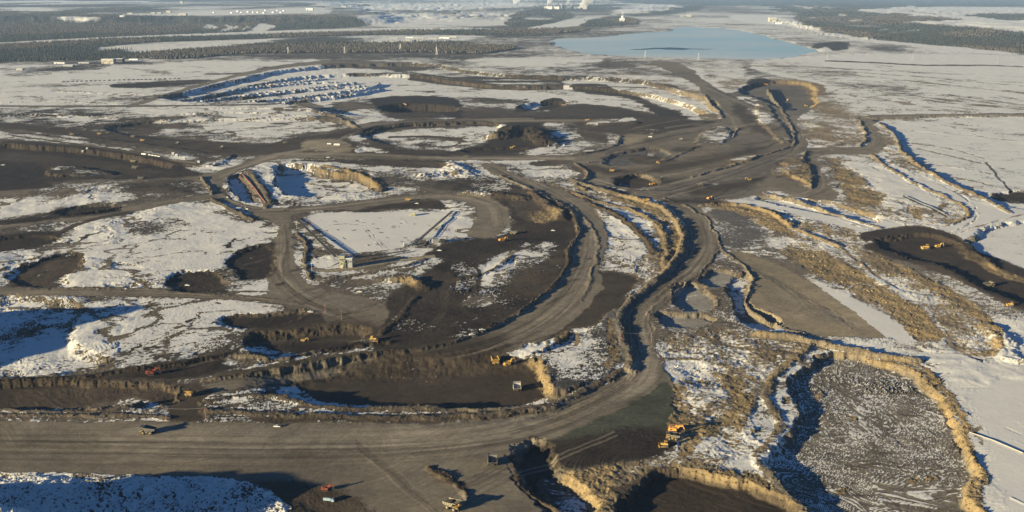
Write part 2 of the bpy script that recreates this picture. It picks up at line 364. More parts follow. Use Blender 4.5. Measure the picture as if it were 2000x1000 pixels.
paint('forest', [(1260, 24), (1370, 9), (1400, 8), (1380, 18), (1300, 27), (1230, 33)], 2)
paint('forest', [(1170, 32), (1220, 31), (1260, 44), (1200, 52), (1120, 54)], 1.5)
# ---- right far hills
paint('forest', [(1490, 12), (1580, 10), (1680, 18), (1780, 28), (1860, 33), (1990, 50), (2100, 60), (2400, 90), (2400, 130), (2000, 108), (1900, 92), (1780, 86), (1640, 68), (1560, 45), (1540, 30)], 2)
for p in [[(1545, 10), (1580, 9), (1588, 18), (1560, 19)], [(1590, 18), (1610, 12), (1635, 14), (1630, 18)], [(1515, 24), (1540, 20), (1560, 27), (1530, 30)], [(1562, 33), (1590, 32), (1605, 36), (1580, 38)],
          [(1650, 45), (1665, 36), (1695, 40), (1685, 47)], [(1617, 46), (1680, 49), (1715, 51), (1660, 52)], [(1732, 68), (1760, 60), (1800, 56), (1795, 64), (1760, 67)], [(1697, 58), (1720, 54), (1735, 57), (1710, 61)], [(1970, 86), (2000, 84), (2010, 90)], [(1615, 27), (1650, 27), (1640, 32)]]:
    paint('patchy', p, 1)
paint('snow', [(1668, 22), (1720, 19), (1830, 13), (2000, 15), (2400, 16), (2400, 60), (2000, 66), (1930, 57), (1870, 53), (1760, 44), (1752, 41), (1860, 38), (1760, 32), (1700, 24)], 1)
paint('forest', [(1720, 25), (1780, 27), (1765, 31), (1840, 34), (1870, 38), (1790, 41), (1700, 32)], 1)
paint('forest', [(1862, 28), (1900, 27), (2000, 29), (2300, 32), (2300, 40), (2000, 40), (1950, 38), (1900, 34)], 1)
line('scrub', [(1780, 20), (1810, 26), (1830, 28)], .8)
line('scrub', [(1900, 35), (1960, 40), (2000, 38)], .6)
# ---- left far lowland
paint('forest', [(-400, 110), (0, 88), (100, 84), (220, 76), (400, 71), (540, 66), (700, 60), (860, 58), (1000, 60), (1120, 55), (1180, 57), (1090, 68), (1000, 72), (800, 66), (640, 70), (560, 73), (420, 79), (290, 85), (180, 95), (200, 106), (270, 103), (400, 96), (480, 90), (560, 82), (720, 84), (860, 80), (1000, 86), (1010, 100), (900, 108), (820, 102), (640, 105), (500, 104), (460, 107), (360, 115), (240, 113), (120, 122), (-400, 135)], 1.5)
paint('snow', [(180, 94), (230, 89), (290, 84), (430, 80), (560, 75), (600, 80), (500, 86), (400, 93), (300, 103), (230, 106), (240, 98)], 1.2)
paint('scrub', [(500, 80), (640, 71), (720, 69), (700, 80), (560, 85)], 1.5)
paint('forest', [(196, 101), (220, 97), (242, 99), (235, 104), (205, 105)], 1)
paint('snow', [(700, 85), (760, 72), (820, 69), (900, 70), (980, 72), (940, 80), (830, 82), (760, 84)], 1.2)
paint('patchy', [(890, 82), (940, 73), (1000, 73), (1060, 84), (1060, 96), (1000, 92)], 1.5)
paint('half', [(-400, 124), (0, 120), (200, 116), (330, 122), (360, 118), (500, 107), (640, 106), (760, 102), (900, 108), (1000, 104), (1100, 110), (1320, 115), (1420, 118), (1300, 124), (900, 124), (500, 128), (340, 135), (300, 150), (160, 142), (-400, 155)], 2)
paint('snow', [(-300, 135), (0, 129), (110, 126), (200, 128), (300, 126), (400, 118), (520, 120), (640, 116), (580, 124), (470, 130), (400, 140), (360, 155), (200, 157), (0, 166), (-300, 175)], 2)
paint('tansnow', [(210, 130), (260, 130), (345, 140), (330, 148), (270, 140)], 1.5)
paint('brownsnow', [(0, 128), (60, 131), (200, 122), (210, 136), (100, 140), (100, 148), (30, 150), (0, 146)], 1.5)
paint('tar_shade', [(215, 168), (225, 163), (300, 160), (400, 155), (415, 159), (380, 165), (300, 172), (230, 172)], .8)
paint('snow', [(-300, 180), (0, 173), (210, 168), (240, 176), (300, 178), (200, 190), (260, 200), (0, 203), (-300, 208)], 2)
paint('tansnow', [(95, 171), (160, 177), (200, 179), (160, 181), (110, 178)], 1)
for k in range(26): line('dark', [(122+9*k, 159.5-.25*k), (126+9*k, 159.3-.25*k)], .8, .5)
line('tansnow', [(0, 173), (60, 168), (160, 166), (210, 165)], 1.2)
line('brownsnow', [(0, 181), (60, 177), (130, 178)], 1.4)
# bench country
paint('blue', [(250, 207), (320, 185), (420, 155), (500, 135), (600, 125), (700, 130), (760, 140), (700, 160), (760, 185), (640, 205), (560, 202), (420, 212), (300, 215)], 3)
paint('snow', [(560, 152), (640, 142), (700, 139), (755, 145), (800, 160), (845, 171), (800, 176), (760, 172), (720, 175), (640, 172), (560, 175)], 1.5)
paint('snow', [(440, 160), (560, 140), (600, 142), (520, 160), (420, 180), (400, 176)], 2)
for p in [[(380, 180), (470, 172), (560, 160), (640, 158)], [(380, 190), (480, 184), (560, 172), (640, 168)], [(400, 204), (480, 197), (560, 183), (650, 178)], [(640, 190), (720, 180), (750, 165)]]:
    line('snow', p, 2.6, 1.5)
paint('brown', [(620, 122), (700, 118), (830, 123), (835, 136), (800, 138), (700, 133), (620, 130)], 1.5)
paint('tansnow', [(700, 117), (760, 117), (830, 122), (835, 130), (760, 124), (700, 122)], 1.2)
line('roadg', [(500, 136), (560, 127), (640, 121), (700, 123), (800, 128)], 2)
paint('half', [(820, 124), (1000, 120), (1200, 122), (1300, 140), (1340, 150), (1300, 160), (1100, 150), (900, 148), (840, 140)], 3)
paint('snow', [(900, 115), (1100, 112), (1200, 118), (1100, 130), (960, 126)], 3)
for p, wd in [([(770, 138), (830, 155), (900, 164), (1000, 170), (1060, 172)], 3), ([(860, 148), (960, 152), (1080, 150), (1180, 150), (1250, 158), (1330, 172)], 3), ([(850, 158), (930, 160), (1000, 159), (1110, 162)], 3), ([(1000, 178), (1060, 173), (1110, 186), (1150, 195)], 4), ([(1330, 172), (1380, 185), (1400, 195)], 5), ([(1180, 140), (1250, 150), (1310, 160)], 4)]:
    line('brownsnow' if wd == 3 else 'tansnow', p, wd, 1.5)
for k in range(4):
    line('brown', [(800, 141+4.5*k), (900, 155+4*k), (1000, 152+7*k), (1100, 150+8*k)], 1.6, .8, .8)
paint('snow', [(880, 172), (1000, 177), (1100, 192), (1110, 200), (1000, 190), (900, 188), (700, 186), (690, 182), (780, 178)], 1.5)
paint('snow', [(1110, 155), (1170, 154), (1230, 165), (1240, 172), (1200, 176), (1130, 165), (1100, 160)], 1.5)
paint('dark', [(1110, 168), (1130, 162), (1180, 164), (1200, 172), (1240, 185), (1280, 205), (1340, 220), (1350, 233), (1310, 232), (1270, 215), (1220, 195), (1190, 185), (1140, 182)], 1.2)
paint('snow', [(1180, 188), (1215, 188), (1255, 200), (1270, 218), (1220, 218), (1180, 205)], 1.5)
paint('snow', [(1240, 175), (1300, 182), (1350, 190), (1370, 198), (1378, 225), (1380, 235), (1350, 225), (1300, 205), (1250, 190)], 1.5)
paint('snow', [(1060, 180), (1180, 198), (1170, 205), (1100, 200)], 1.5)
# mid-left dirty country
paint('patchy', [(200, 210), (340, 205), (560, 206), (620, 215), (690, 240), (690, 262), (560, 272), (420, 285), (260, 268), (140, 235), (0, 225), (0, 210)], 3)
paint('patchy', [(220, 215), (330, 208), (560, 210), (640, 235), (560, 245), (400, 255), (260, 240)], 3)
paint('snow', [(440, 240), (560, 232), (640, 240), (670, 250), (600, 258), (480, 262), (450, 250)], 2)
paint('snow', [(210, 240), (320, 235), (420, 230), (430, 235), (300, 245)], 1.5)
paint('brownsnow', [(-200, 208), (120, 208), (230, 225), (330, 250), (300, 262), (120, 250), (0, 238), (-200, 235)], 3)
paint('snow', [(100, 228), (150, 225), (190, 236), (140, 238)], 1.5)
paint('roadd', [(-200, 238), (0, 238), (120, 250), (250, 262), (400, 275), (520, 283), (560, 272), (660, 256), (700, 245), (740, 236), (1040, 229), (1160, 228), (1300, 232), (1400, 236), (1400, 248), (1250, 244), (1100, 240), (900, 237), (760, 243), (690, 265), (560, 290), (520, 305), (430, 300), (300, 284), (160, 268), (0, 250), (-200, 246)], 1.2)
paint('brown', [(150, 268), (300, 282), (420, 296), (500, 302), (460, 308), (400, 302), (250, 284), (160, 276)], 1.5)
paint('half', [(-200, 246), (0, 250), (120, 266), (260, 284), (380, 300), (460, 305), (500, 306), (420, 318), (380, 330), (300, 315), (160, 288), (0, 277), (-200, 270)], 2)
paint('snow', [(-200, 250), (0, 256), (100, 268), (260, 290), (400, 310), (420, 320), (300, 308), (140, 284), (0, 270), (-200, 264)], 2)
line('tanroad', [(160, 281), (260, 300), (330, 312), (380, 318)], 1.6)
line('brown', [(0, 254), (100, 267), (240, 283)], .7); line('brown', [(0, 262), (110, 276), (250, 295)], .7)
# far pit, dark heap, middle islands
paint('half', [(640, 195), (760, 190), (1040, 192), (1110, 205), (1080, 228), (700, 238), (640, 215)], 2)
paint('snow', [(660, 225), (700, 212), (730, 216), (755, 225), (750, 235), (700, 236)], 1.5)
paint('tar_shade', [(715, 193), (760, 188), (830, 186), (895, 192), (888, 208), (905, 220), (960, 222), (940, 230), (880, 231), (860, 222), (780, 217), (750, 220), (735, 212), (722, 202)], 1)
paint('roadd', [(755, 222), (780, 216), (830, 214), (862, 222), (860, 230), (790, 232), (760, 230)], 1)
paint('brown', [(900, 218), (960, 208), (1010, 220), (1060, 222), (1060, 230), (900, 232)], 1.5)
paint('tar_shade', [(1010, 212), (1050, 202), (1080, 190), (1105, 192), (1110, 200), (1095, 212), (1050, 216), (1010, 222)], 1)
paint('blue', [(1020, 202), (1050, 198), (1070, 205), (1050, 214), (1022, 212)], 1)
paint('roadd', [(900, 232), (1060, 222), (1110, 205), (1160, 202), (1260, 218), (1340, 234), (1400, 238), (1440, 225), (1440, 250), (1360, 262), (1280, 268), (1200, 262), (1100, 250), (900, 240)], 1.5)
paint('snow', [(1140, 243), (1160, 232), (1200, 233), (1240, 228), (1246, 233), (1225, 240), (1185, 239), (1165, 248), (1145, 250)], 1)
paint('half', [(700, 265), (740, 248), (870, 243), (965, 245), (978, 258), (960, 275), (910, 288), (800, 290), (720, 280)], 1.5)
paint('snow', [(725, 262), (820, 252), (960, 250), (970, 258), (955, 278), (900, 286), (800, 280), (740, 272)], 1.5)
line('brown', [(760, 268), (830, 266), (900, 272)], 1.5); line('brown', [(720, 256), (800, 250), (870, 246)], 1.5)
paint('tar_shade', [(960, 268), (978, 248), (1000, 236), (1040, 236), (1060, 248), (1080, 272), (1076, 284), (1040, 290), (1000, 302), (890, 302), (900, 290), (950, 282)], 1.5)
paint('patchy', [(1050, 240), (1120, 236), (1140, 252), (1210, 262), (1205, 280), (1160, 298), (1085, 300), (1080, 285), (1085, 270), (1060, 250)], 1.5)
paint('snow', [(1095, 278), (1130, 272), (1185, 285), (1150, 298), (1085, 300)], 1.2)
paint('brown', [(1120, 255), (1180, 262), (1190, 280), (1150, 272)], 1.5)
paint('roadd', [(560, 272), (660, 266), (700, 280), (770, 291), (900, 296), (1060, 303), (1000, 310), (700, 305), (570, 300), (500, 300)], 1.5)
paint('tanroad', [(580, 276), (660, 270), (690, 285), (685, 300), (600, 296)], 1.5)
paint('blue', [(690, 284), (712, 282), (720, 296), (695, 299)], 1)
paint('patchy', [(710, 285), (770, 294), (750, 300), (715, 298)], 1)
# ---- central haul-road plain
paint('road', [(400, 340), (430, 335), (520, 300), (600, 297), (720, 303), (860, 305), (1000, 305), (1120, 303), (1180, 294), (1214, 282), (1216, 262), (1270, 264), (1340, 250), (1410, 240), (1412, 226), (1385, 200), (1375, 178), (1340, 155), (1290, 132), (1262, 122), (1300, 118), (1350, 138), (1368, 155), (1410, 183), (1440, 188), (1480, 182), (1560, 180), (1590, 200), (1560, 225), (1555, 250), (1580, 280), (1575, 297), (1540, 302), (1460, 330), (1470, 345), (1510, 348), (1570, 385), (1640, 392), (1660, 395), (1560, 392), (1480, 378), (1420, 392), (1370, 395), (1320, 392), (1290, 390), (1250, 385), (1180, 370), (1128, 350), (1150, 345), (1148, 332), (1122, 312), (1000, 313), (860, 312), (720, 311), (560, 308), (520, 315), (450, 340), (432, 360), (445, 385), (480, 402), (560, 408), (700, 398), (820, 380), (910, 378), (960, 388), (1000, 410), (990, 440), (960, 470), (905, 462), (935, 430), (930, 405), (900, 390), (820, 392), (700, 408), (580, 420), (560, 440), (580, 470), (570, 500), (590, 550), (640, 570), (740, 585), (760, 620), (740, 655), (690, 665), (620, 655), (640, 610), (560, 590), (400, 580), (200, 578), (-200, 575), (-200, 558), (0, 560), (200, 562), (400, 570), (520, 580), (530, 560), (500, 500), (540, 465), (545, 435), (470, 418), (415, 385), (405, 360), (395, 350), (270, 352), (150, 352), (60, 346), (150, 342), (270, 343)], 1.5, 1, .6)
paint('roadg', [(1360, 160), (1410, 183), (1450, 183), (1475, 165), (1520, 160), (1570, 168), (1600, 190), (1592, 212), (1560, 228), (1540, 220), (1490, 200), (1440, 195), (1400, 190)], 1.5)
# left road (0,455)->(410,380)
paint('road', [(-200, 452), (0, 444), (110, 425), (250, 402), (330, 388), (412, 377), (415, 388), (340, 398), (250, 415), (120, 438), (0, 455), (-200, 468)], 1)
# dark cuts left
paint('dark', [(-200, 282), (0, 278), (60, 280), (160, 296), (260, 314), (380, 333), (400, 342), (330, 350), (150, 352), (60, 362), (-200, 372)], 1.5)
paint('tar_shade', [(-200, 310), (0, 312), (80, 322), (90, 340), (60, 350), (120, 362), (50, 375), (-200, 378)], 2)
paint('tar_shade', [(60, 279), (140, 290), (250, 308), (270, 322), (160, 305), (60, 292), (0, 284)], 1.5)
paint('roadd', [(-200, 298), (0, 290), (100, 296), (200, 312), (330, 334), (330, 342), (230, 338), (150, 325), (0, 312)], 2)
paint('brownsnow', [(85, 325), (120, 321), (190, 332), (255, 345), (240, 349), (140, 342), (90, 335)], 1.2)
# snow country left, y 350-480
paint('patchy', [(-200, 380), (60, 372), (140, 360), (270, 356), (380, 348), (400, 362), (405, 378), (330, 388), (110, 422), (0, 440), (-200, 450)], 2)
paint('snow', [(-200, 392), (0, 388), (130, 382), (230, 378), (360, 378), (330, 384), (200, 392), (110, 412), (0, 425), (-200, 430)], 2)
paint('blue', [(120, 362), (240, 358), (240, 376), (150, 378)], 2)
paint('brownsnow', [(210, 358), (380, 350), (395, 370), (380, 378), (300, 374), (220, 372)], 2)
paint('tar_shade', [(118, 408), (200, 400), (240, 404), (230, 416), (150, 424), (110, 424), (60, 436), (0, 440), (-30, 434), (60, 424)], 1.2)
paint('half', [(-200, 470), (110, 432), (160, 436), (100, 470), (0, 485), (-200, 500)], 2)
paint('snow', [(130, 500), (110, 480), (150, 455), (180, 430), (260, 420), (400, 398), (440, 410), (520, 440), (540, 460), (500, 478), (450, 505), (400, 530), (330, 540), (290, 565), (150, 562), (165, 510)], 2)
paint('half', [(240, 450), (310, 420), (360, 425), (370, 445), (330, 470), (250, 468)], 2)
paint('half', [(370, 400), (420, 388), (480, 410), (540, 440), (530, 450), (440, 425)], 2)
paint('blue', [(175, 438), (210, 440), (230, 458), (190, 455)], 2)
paint('snow', [(-200, 500), (60, 485), (110, 490), (60, 515), (0, 550), (-200, 560)], 2)
paint('tar_shade', [(-200, 475), (0, 460), (60, 450), (110, 452), (115, 470), (60, 488), (-200, 515)], 2)
paint('brown', [(0, 556), (60, 520), (110, 500), (150, 492), (168, 505), (160, 525), (125, 545), (125, 560), (60, 562)], 1.2)
paint('tar_shade', [(45, 530), (70, 512), (120, 495), (160, 492), (165, 502), (110, 506), (70, 524)], 1.5)
paint('patchy', [(115, 540), (140, 532), (150, 540), (140, 560), (115, 560)], 1.5)
paint('tansnow', [(180, 540), (280, 538), (330, 548), (300, 563), (220, 563)], 2)
line('snow', [(140, 556), (230, 548), (330, 540), (440, 500), (480, 488)], 4, 2)
paint('dark', [(315, 550), (340, 530), (420, 529), (440, 545), (448, 572), (400, 574), (330, 568)], 1.2)
paint('tar_shade', [(437, 510), (455, 490), (500, 478), (540, 470), (545, 510), (528, 545), (480, 545), (455, 535)], 1.5)
paint('snow', [(440, 548), (500, 545), (520, 555), (520, 575), (480, 580), (450, 570)], 1.2)
line('roadd', [(90, 470), (130, 445), (180, 428), (250, 415)], 3, 2)
# white field lower left
paint('snow', [(-300, 574), (0, 578), (200, 582), (360, 588), (500, 598), (600, 604), (630, 608), (620, 614), (520, 614), (440, 618), (430, 632), (480, 645), (540, 655), (545, 668), (480, 680), (440, 700), (340, 720), (200, 738), (0, 750), (-300, 760)], 1.5)
paint('patchy', [(420, 650), (540, 640), (540, 660), (470, 682), (420, 690), (330, 715), (340, 690)], 3)
paint('ice', [(400, 648), (450, 643), (440, 652), (405, 656)], 1); paint('ice', [(350, 690), (390, 684), (370, 700), (335, 704)], 1)
paint('half', [(0, 738), (30, 722), (60, 735), (40, 746), (0, 748)], 2)
paint('tan', [(275, 600), (300, 592), (312, 600), (300, 604)], 1)
for k in range(9): line('half', [(240+14*k, 678-2*k), (330+13*k, 605+2*k)], .7, .6, .35)
# dark belt across
paint('tar_shade', [(425, 630), (450, 616), (500, 613), (620, 612), (640, 625), (620, 660), (690, 668), (740, 672), (660, 690), (540, 706), (440, 718), (400, 735), (340, 738), (200, 742), (0, 760), (-200, 765), (-200, 750), (0, 748), (150, 735), (240, 722), (330, 705), (440, 690), (480, 672), (545, 668), (550, 655), (490, 645)], 1.5)
paint('blue', [(430, 700), (480, 678), (520, 672), (535, 690), (600, 690), (640, 690), (600, 700), (540, 710), (440, 718)], 1.5)
paint('snow', [(470, 680), (500, 672), (524, 678), (525, 700), (500, 714), (460, 712)], 1.5)
paint('snow', [(630, 695), (665, 690), (668, 693), (640, 699)], 1)
paint('snow', [(470, 645), (500, 632), (545, 645), (548, 658), (500, 656)], 1.2)
paint('roadd', [(570, 650), (590, 635), (640, 630), (700, 650), (740, 660), (700, 664), (620, 662)], 2)
# inner pit floor and country
paint('dark', [(905, 462), (960, 470), (1000, 450), (1000, 410), (960, 385), (940, 350), (1000, 360), (1070, 380), (1120, 410), (1132, 440), (1120, 480), (1110, 520), (1080, 560), (1010, 610), (940, 650), (850, 672), (740, 690), (720, 668), (760, 620), (745, 585), (820, 540), (880, 500)], 2)
paint('tar_shade', [(830, 490), (905, 462), (960, 472), (1000, 452), (1110, 460), (1110, 480), (1060, 470), (1000, 480), (960, 495), (890, 505), (850, 505)], 3)
paint('brownsnow', [(860, 560), (900, 540), (970, 500), (1010, 480), (1080, 470), (1100, 480), (1090, 520), (1040, 560), (960, 590), (920, 610), (880, 590)], 2.5)
paint('snow', [(960, 505), (1010, 490), (1050, 500), (1080, 490), (1060, 520), (1010, 535), (970, 560), (940, 555), (930, 540)], 2)
paint('snow', [(900, 590), (940, 572), (970, 585), (960, 600), (900, 600)], 2)
paint('patchy', [(1020, 505), (1050, 500), (1085, 505), (1060, 540), (1020, 550), (990, 560), (1000, 530)], 2)
paint('brown', [(1000, 545), (1080, 500), (1105, 500), (1090, 545), (1040, 580), (960, 600)], 3)
paint('roadd', [(870, 530), (900, 545), (870, 570), (880, 600), (850, 640), (820, 660), (840, 630), (865, 600), (850, 575)], 2)
line('roadd', [(880, 592), (920, 575), (940, 545), (930, 520)], 3, 1.5)
paint('half', [(575, 450), (600, 460), (620, 490), (700, 500), (830, 500), (850, 505), (780, 540), (700, 560), (640, 560), (600, 540), (575, 500)], 2)
paint('snow', [(590, 500), (640, 490), (680, 520), (800, 510), (840, 506), (760, 540), (700, 548), (620, 545)], 3)
line('tanroad', [(590, 515), (625, 530), (680, 525), (760, 510), (850, 500)], 3)
paint('blue', [(600, 490), (650, 500), (660, 510), (620, 510)], 2)
paint('tan', [(770, 540), (800, 537), (820, 552), (800, 556)], 1.5)
paint('snow', [(582, 425), (650, 416), (760, 412), (870, 412), (885, 410), (860, 440), (800, 480), (760, 490), (720, 496), (680, 496), (655, 490), (620, 455)], 1)
paint('snow', [(850, 388), (890, 392), (925, 412), (930, 430), (912, 455), (870, 460), (900, 420), (880, 408)], 1.5)
paint('dark', [(690, 412), (740, 400), (800, 392), (850, 388), (870, 400), (880, 408), (820, 406), (760, 410), (700, 416)], 1.5)
paint('half', [(560, 430), (580, 414), (680, 405), (700, 412), (600, 420), (585, 430)], 1.5)
line('half', [(705, 445), (750, 485)], .5, .5); line('half', [(712, 444), (760, 487)], .5, .5)
paint('snow', [(500, 428), (545, 440), (550, 452), (520, 465), (490, 470), (470, 460)], 2)
paint('patchy', [(420, 392), (450, 408), (490, 422), (540, 438), (540, 448), (480, 430), (420, 405)], 2)
# dark boundary around 440-560, belt heaps
paint('brownsnow', [(905, 330), (960, 345), (1000, 362), (990, 380), (930, 372), (860, 372), (820, 360), (830, 345), (870, 338)], 2)
paint('brown', [(560, 312), (700, 310), (860, 312), (910, 318), (880, 330), (760, 326), (640, 318)], 1.5)
paint('half', [(740, 330), (830, 330), (870, 350), (820, 372), (760, 378), (730, 360)], 2)
paint('snow', [(740, 365), (790, 352), (830, 368), (790, 380), (700, 392), (650, 398), (690, 388)], 2)
paint('blue', [(440, 345), (480, 325), (560, 314), (620, 318), (640, 325), (700, 332), (745, 352), (755, 372), (720, 390), (620, 400), (520, 405), (465, 395), (442, 370)], 2)
paint('snow', [(600, 335), (630, 345), (700, 350), (735, 375), (690, 386), (640, 392), (560, 396), (530, 345), (560, 335)], 1.5)
paint('tan', [(615, 326), (650, 322), (710, 335), (745, 355), (752, 368), (735, 376), (712, 356), (690, 346), (650, 350), (640, 338)], 1.5)
paint('half', [(465, 340), (490, 332), (540, 392), (555, 404), (495, 405)], 1.5)
for o_ in (0, 8, 16): line('road', [(474+o_, 340), (520+o_*1.3, 402)], 1.4, .8, .8)
paint('snow', [(870, 322), (880, 314), (905, 316), (925, 330), (935, 342), (890, 345), (850, 338)], 1.5)
paint('brown', [(990, 360), (1060, 385), (1100, 410), (1090, 435), (1040, 440), (1000, 410)], 2)
paint('tan', [(1034, 420), (1070, 410), (1095, 405), (1098, 425), (1060, 436), (1040, 434)], 2)
paint('half', [(960, 320), (1000, 318), (1120, 316), (1140, 330), (1140, 345), (1110, 358), (1060, 350), (1010, 345), (975, 335)], 1.5)
paint('snow', [(1000, 325), (1080, 325), (1130, 335), (1125, 345), (1080, 348), (1030, 342)], 1.5)
paint('brown', [(1030, 316), (1080, 312), (1120, 314), (1090, 324), (1050, 325)], 1.5)
# ridge between the two curved roads
paint('tansnow', [(1010, 342), (1100, 360), (1180, 375), (1250, 390), (1300, 408), (1328, 435), (1335, 465), (1325, 500), (1290, 535), (1240, 560), (1210, 590), (1180, 540), (1175, 500), (1190, 470), (1180, 430), (1130, 395), (1060, 370)], 1.5)
paint('snow', [(1172, 415), (1210, 430), (1240, 450), (1265, 485), (1250, 500), (1230, 510), (1240, 535), (1200, 530), (1170, 515), (1185, 470)], 1.5)
paint('snow', [(1180, 402), (1240, 420), (1270, 440), (1290, 470), (1290, 500), (1260, 480), (1240, 450), (1200, 425)], 1.5)
line('brown', [(1140, 390), (1200, 415), (1240, 445), (1265, 475), (1275, 492)], 5, 2)
line('tan', [(1200, 385), (1260, 400), (1305, 430), (1322, 460), (1320, 490)], 5, 3)
paint('roadd', [(1180, 525), (1250, 540), (1240, 560), (1205, 600), (1160, 640), (1110, 640), (1060, 670), (1020, 690), (1060, 640), (1120, 590), (1150, 560)], 3)
# inner haul road
paint('road', [(400, 745), (500, 730), (620, 709), (720, 694), (850, 677), (940, 652), (1020, 607), (1080, 562), (1112, 522), (1122, 490), (1138, 455), (1130, 428), (1104, 402), (1044, 374), (980, 350), (935, 322), (960, 318), (1000, 340), (1080, 364), (1140, 390), (1178, 425), (1190, 470), (1168, 520), (1180, 560), (1150, 600), (1100, 640), (1040, 672), (980, 692), (900, 705), (760, 725), (640, 745), (500, 758), (400, 775)], 1.2, 1, .5)
paint('roadd', [(560, 740), (700, 725), (850, 690), (1000, 690), (1030, 705), (1060, 740), (1080, 765), (1040, 790), (960, 800), (800, 795), (620, 785), (590, 765)], 2)
paint('roadd', [(760, 690), (900, 665), (1000, 650), (1010, 690), (900, 730), (960, 760), (1000, 775), (860, 775), (740, 755), (720, 730)], 5)
paint('blue', [(505, 765), (545, 760), (600, 775), (600, 790), (540, 790)], 1.5)
paint('tan', [(1022, 695), (1050, 705), (1070, 740), (1090, 760), (1085, 778), (1060, 770), (1045, 740)], 1.5)
paint('grey', [(1050, 700), (1075, 682), (1120, 655), (1160, 642), (1195, 600), (1212, 610), (1208, 650), (1222, 690), (1205, 725), (1150, 750), (1090, 770), (1078, 745)], 2)
paint('snow', [(1015, 680), (1060, 662), (1090, 652), (1085, 665), (1050, 685), (1025, 692)], 1.5)
paint('half', [(1055, 695), (1110, 660), (1150, 645), (1160, 690), (1110, 730), (1070, 720)], 3)
paint('tan', [(1180, 625), (1195, 620), (1195, 655), (1205, 690), (1210, 720), (1190, 715), (1180, 690), (1188, 660)], 1.5)
paint('tan', [(1070, 660), (1090, 645), (1105, 650), (1100, 668)], 1.5)
# strip between
paint('half', [(400, 800), (410, 775), (460, 760), (500, 765), (540, 788), (700, 796), (860, 798), (960, 806), (1050, 792), (1095, 770), (1160, 745), (1210, 725), (1232, 715), (1228, 738), (1150, 770), (1060, 805), (950, 822), (800, 825), (500, 824), (410, 820)], 1.5)
paint('brown', [(500, 808), (700, 815), (860, 814), (1000, 808), (1080, 795), (1060, 808), (950, 822), (800, 825), (500, 824)], 1.5)
line('snow', [(400, 805), (520, 803), (700, 808), (860, 806)], 1.2)
paint('brown', [(-200, 768), (0, 765), (100, 752), (250, 745), (340, 748), (400, 745), (400, 790), (330, 800), (290, 780), (230, 775), (150, 798), (-200, 804)], 2)
paint('half', [(-200, 804), (0, 802), (160, 804), (260, 788), (290, 795), (330, 812), (325, 820), (160, 818), (-200, 820)], 1.5)
line('snow', [(-150, 806), (0, 804), (130, 803)], 2.5)
paint('roadd', [(310, 770), (400, 755), (420, 760), (400, 790), (400, 820), (330, 820), (330, 800)], 2)
# main haul road, bottom
paint('road', [(-200, 822), (0, 824), (330, 823), (620, 826), (800, 828), (930, 824), (1000, 817), (1060, 806), (1130, 778), (1195, 748), (1230, 722), (1240, 692), (1228, 660), (1218, 630), (1224, 602), (1258, 572), (1302, 537), (1336, 502), (1346, 470), (1340, 442), (1322, 415), (1290, 392), (1330, 388), (1370, 405), (1398, 440), (1408, 485), (1390, 510), (1350, 545), (1282, 590), (1262, 620), (1268, 670), (1285, 705), (1325, 745), (1322, 800), (1200, 840), (1060, 868), (1005, 880), (990, 905), (1010, 945), (1060, 990), (1120, 1060), (760, 1060), (730, 1000), (620, 955), (450, 938), (200, 922), (-200, 922)], 1.2, 1, .5)
paint('pale', [(200, 830), (500, 832), (800, 835), (960, 828), (1080, 812), (1000, 860), (800, 880), (500, 880), (200, 880)], 14)
paint('pale', [(1230, 730), (1262, 620), (1360, 500), (1380, 460), (1395, 500), (1290, 590), (1265, 680), (1300, 740), (1200, 800)], 8)
paint('green', [(1090, 850), (1240, 790), (1300, 740), (1326, 760), (1316, 820), (1312, 890), (1200, 902), (1080, 918), (1050, 890)], 5)
paint('tar_shade', [(1030, 880), (1120, 858), (1240, 830), (1312, 840), (1312, 895), (1200, 904), (1080, 918)], 5)
paint('tar_shade', [(1010, 885), (1060, 872), (1085, 920), (1120, 965), (1150, 1010), (1100, 1030), (1060, 985), (1025, 945)], 1.5)  # the hollow's black shadow painted into the ground colour
paint('blue', [(1040, 950), (1075, 925), (1115, 960), (1145, 1000), (1090, 1010)], 2)
paint('brown', [(995, 890), (1006, 890), (1010, 930), (1045, 965), (1100, 1005), (1080, 1010), (1030, 975), (1000, 935)], 1)
line('brown', [(990, 905), (1010, 948), (1060, 990), (1090, 1030)], 1.4, 1)
paint('brown', [(836, 910), (850, 906), (870, 920), (910, 960), (915, 975), (890, 965), (850, 930)], 1.5)
paint('brown', [(470, 938), (620, 950), (700, 965), (740, 1000), (760, 1040), (620, 1040), (540, 970)], 4)
paint('shade', [(-300, 926), (0, 926), (150, 930), (350, 926), (470, 944), (540, 972), (580, 1005), (580, 1100), (-300, 1100)], 3)
# ---- right of the road
paint('patchy', [(1380, 400), (1440, 400), (1500, 412), (1560, 440), (1600, 470), (1560, 500), (1500, 500), (1410, 480), (1405, 440)], 2)
paint('grey', [(1390, 405), (1440, 410), (1480, 430), (1500, 470), (1440, 490), (1410, 480), (1400, 440)], 3)
paint('tan', [(1370, 395), (1440, 390), (1500, 402), (1545, 435), (1580, 460), (1560, 470), (1500, 445), (1440, 415), (1390, 405)], 2)
paint('roadg', [(1240, 350), (1330, 348), (1440, 330), (1530, 300), (1545, 318), (1510, 340), (1470, 355), (1490, 372), (1420, 392), (1340, 390), (1280, 385)], 3)
paint('road', [(1480, 350), (1520, 330), (1560, 350), (1600, 375), (1640, 390), (1560, 392), (1500, 368)], 2)
paint('tansnow', [(1500, 335), (1530, 312), (1560, 302), (1585, 330), (1585, 360), (1570, 370), (1545, 350)], 1.5)
paint('tan', [(1545, 345), (1580, 310), (1585, 360), (1572, 366)], 2)
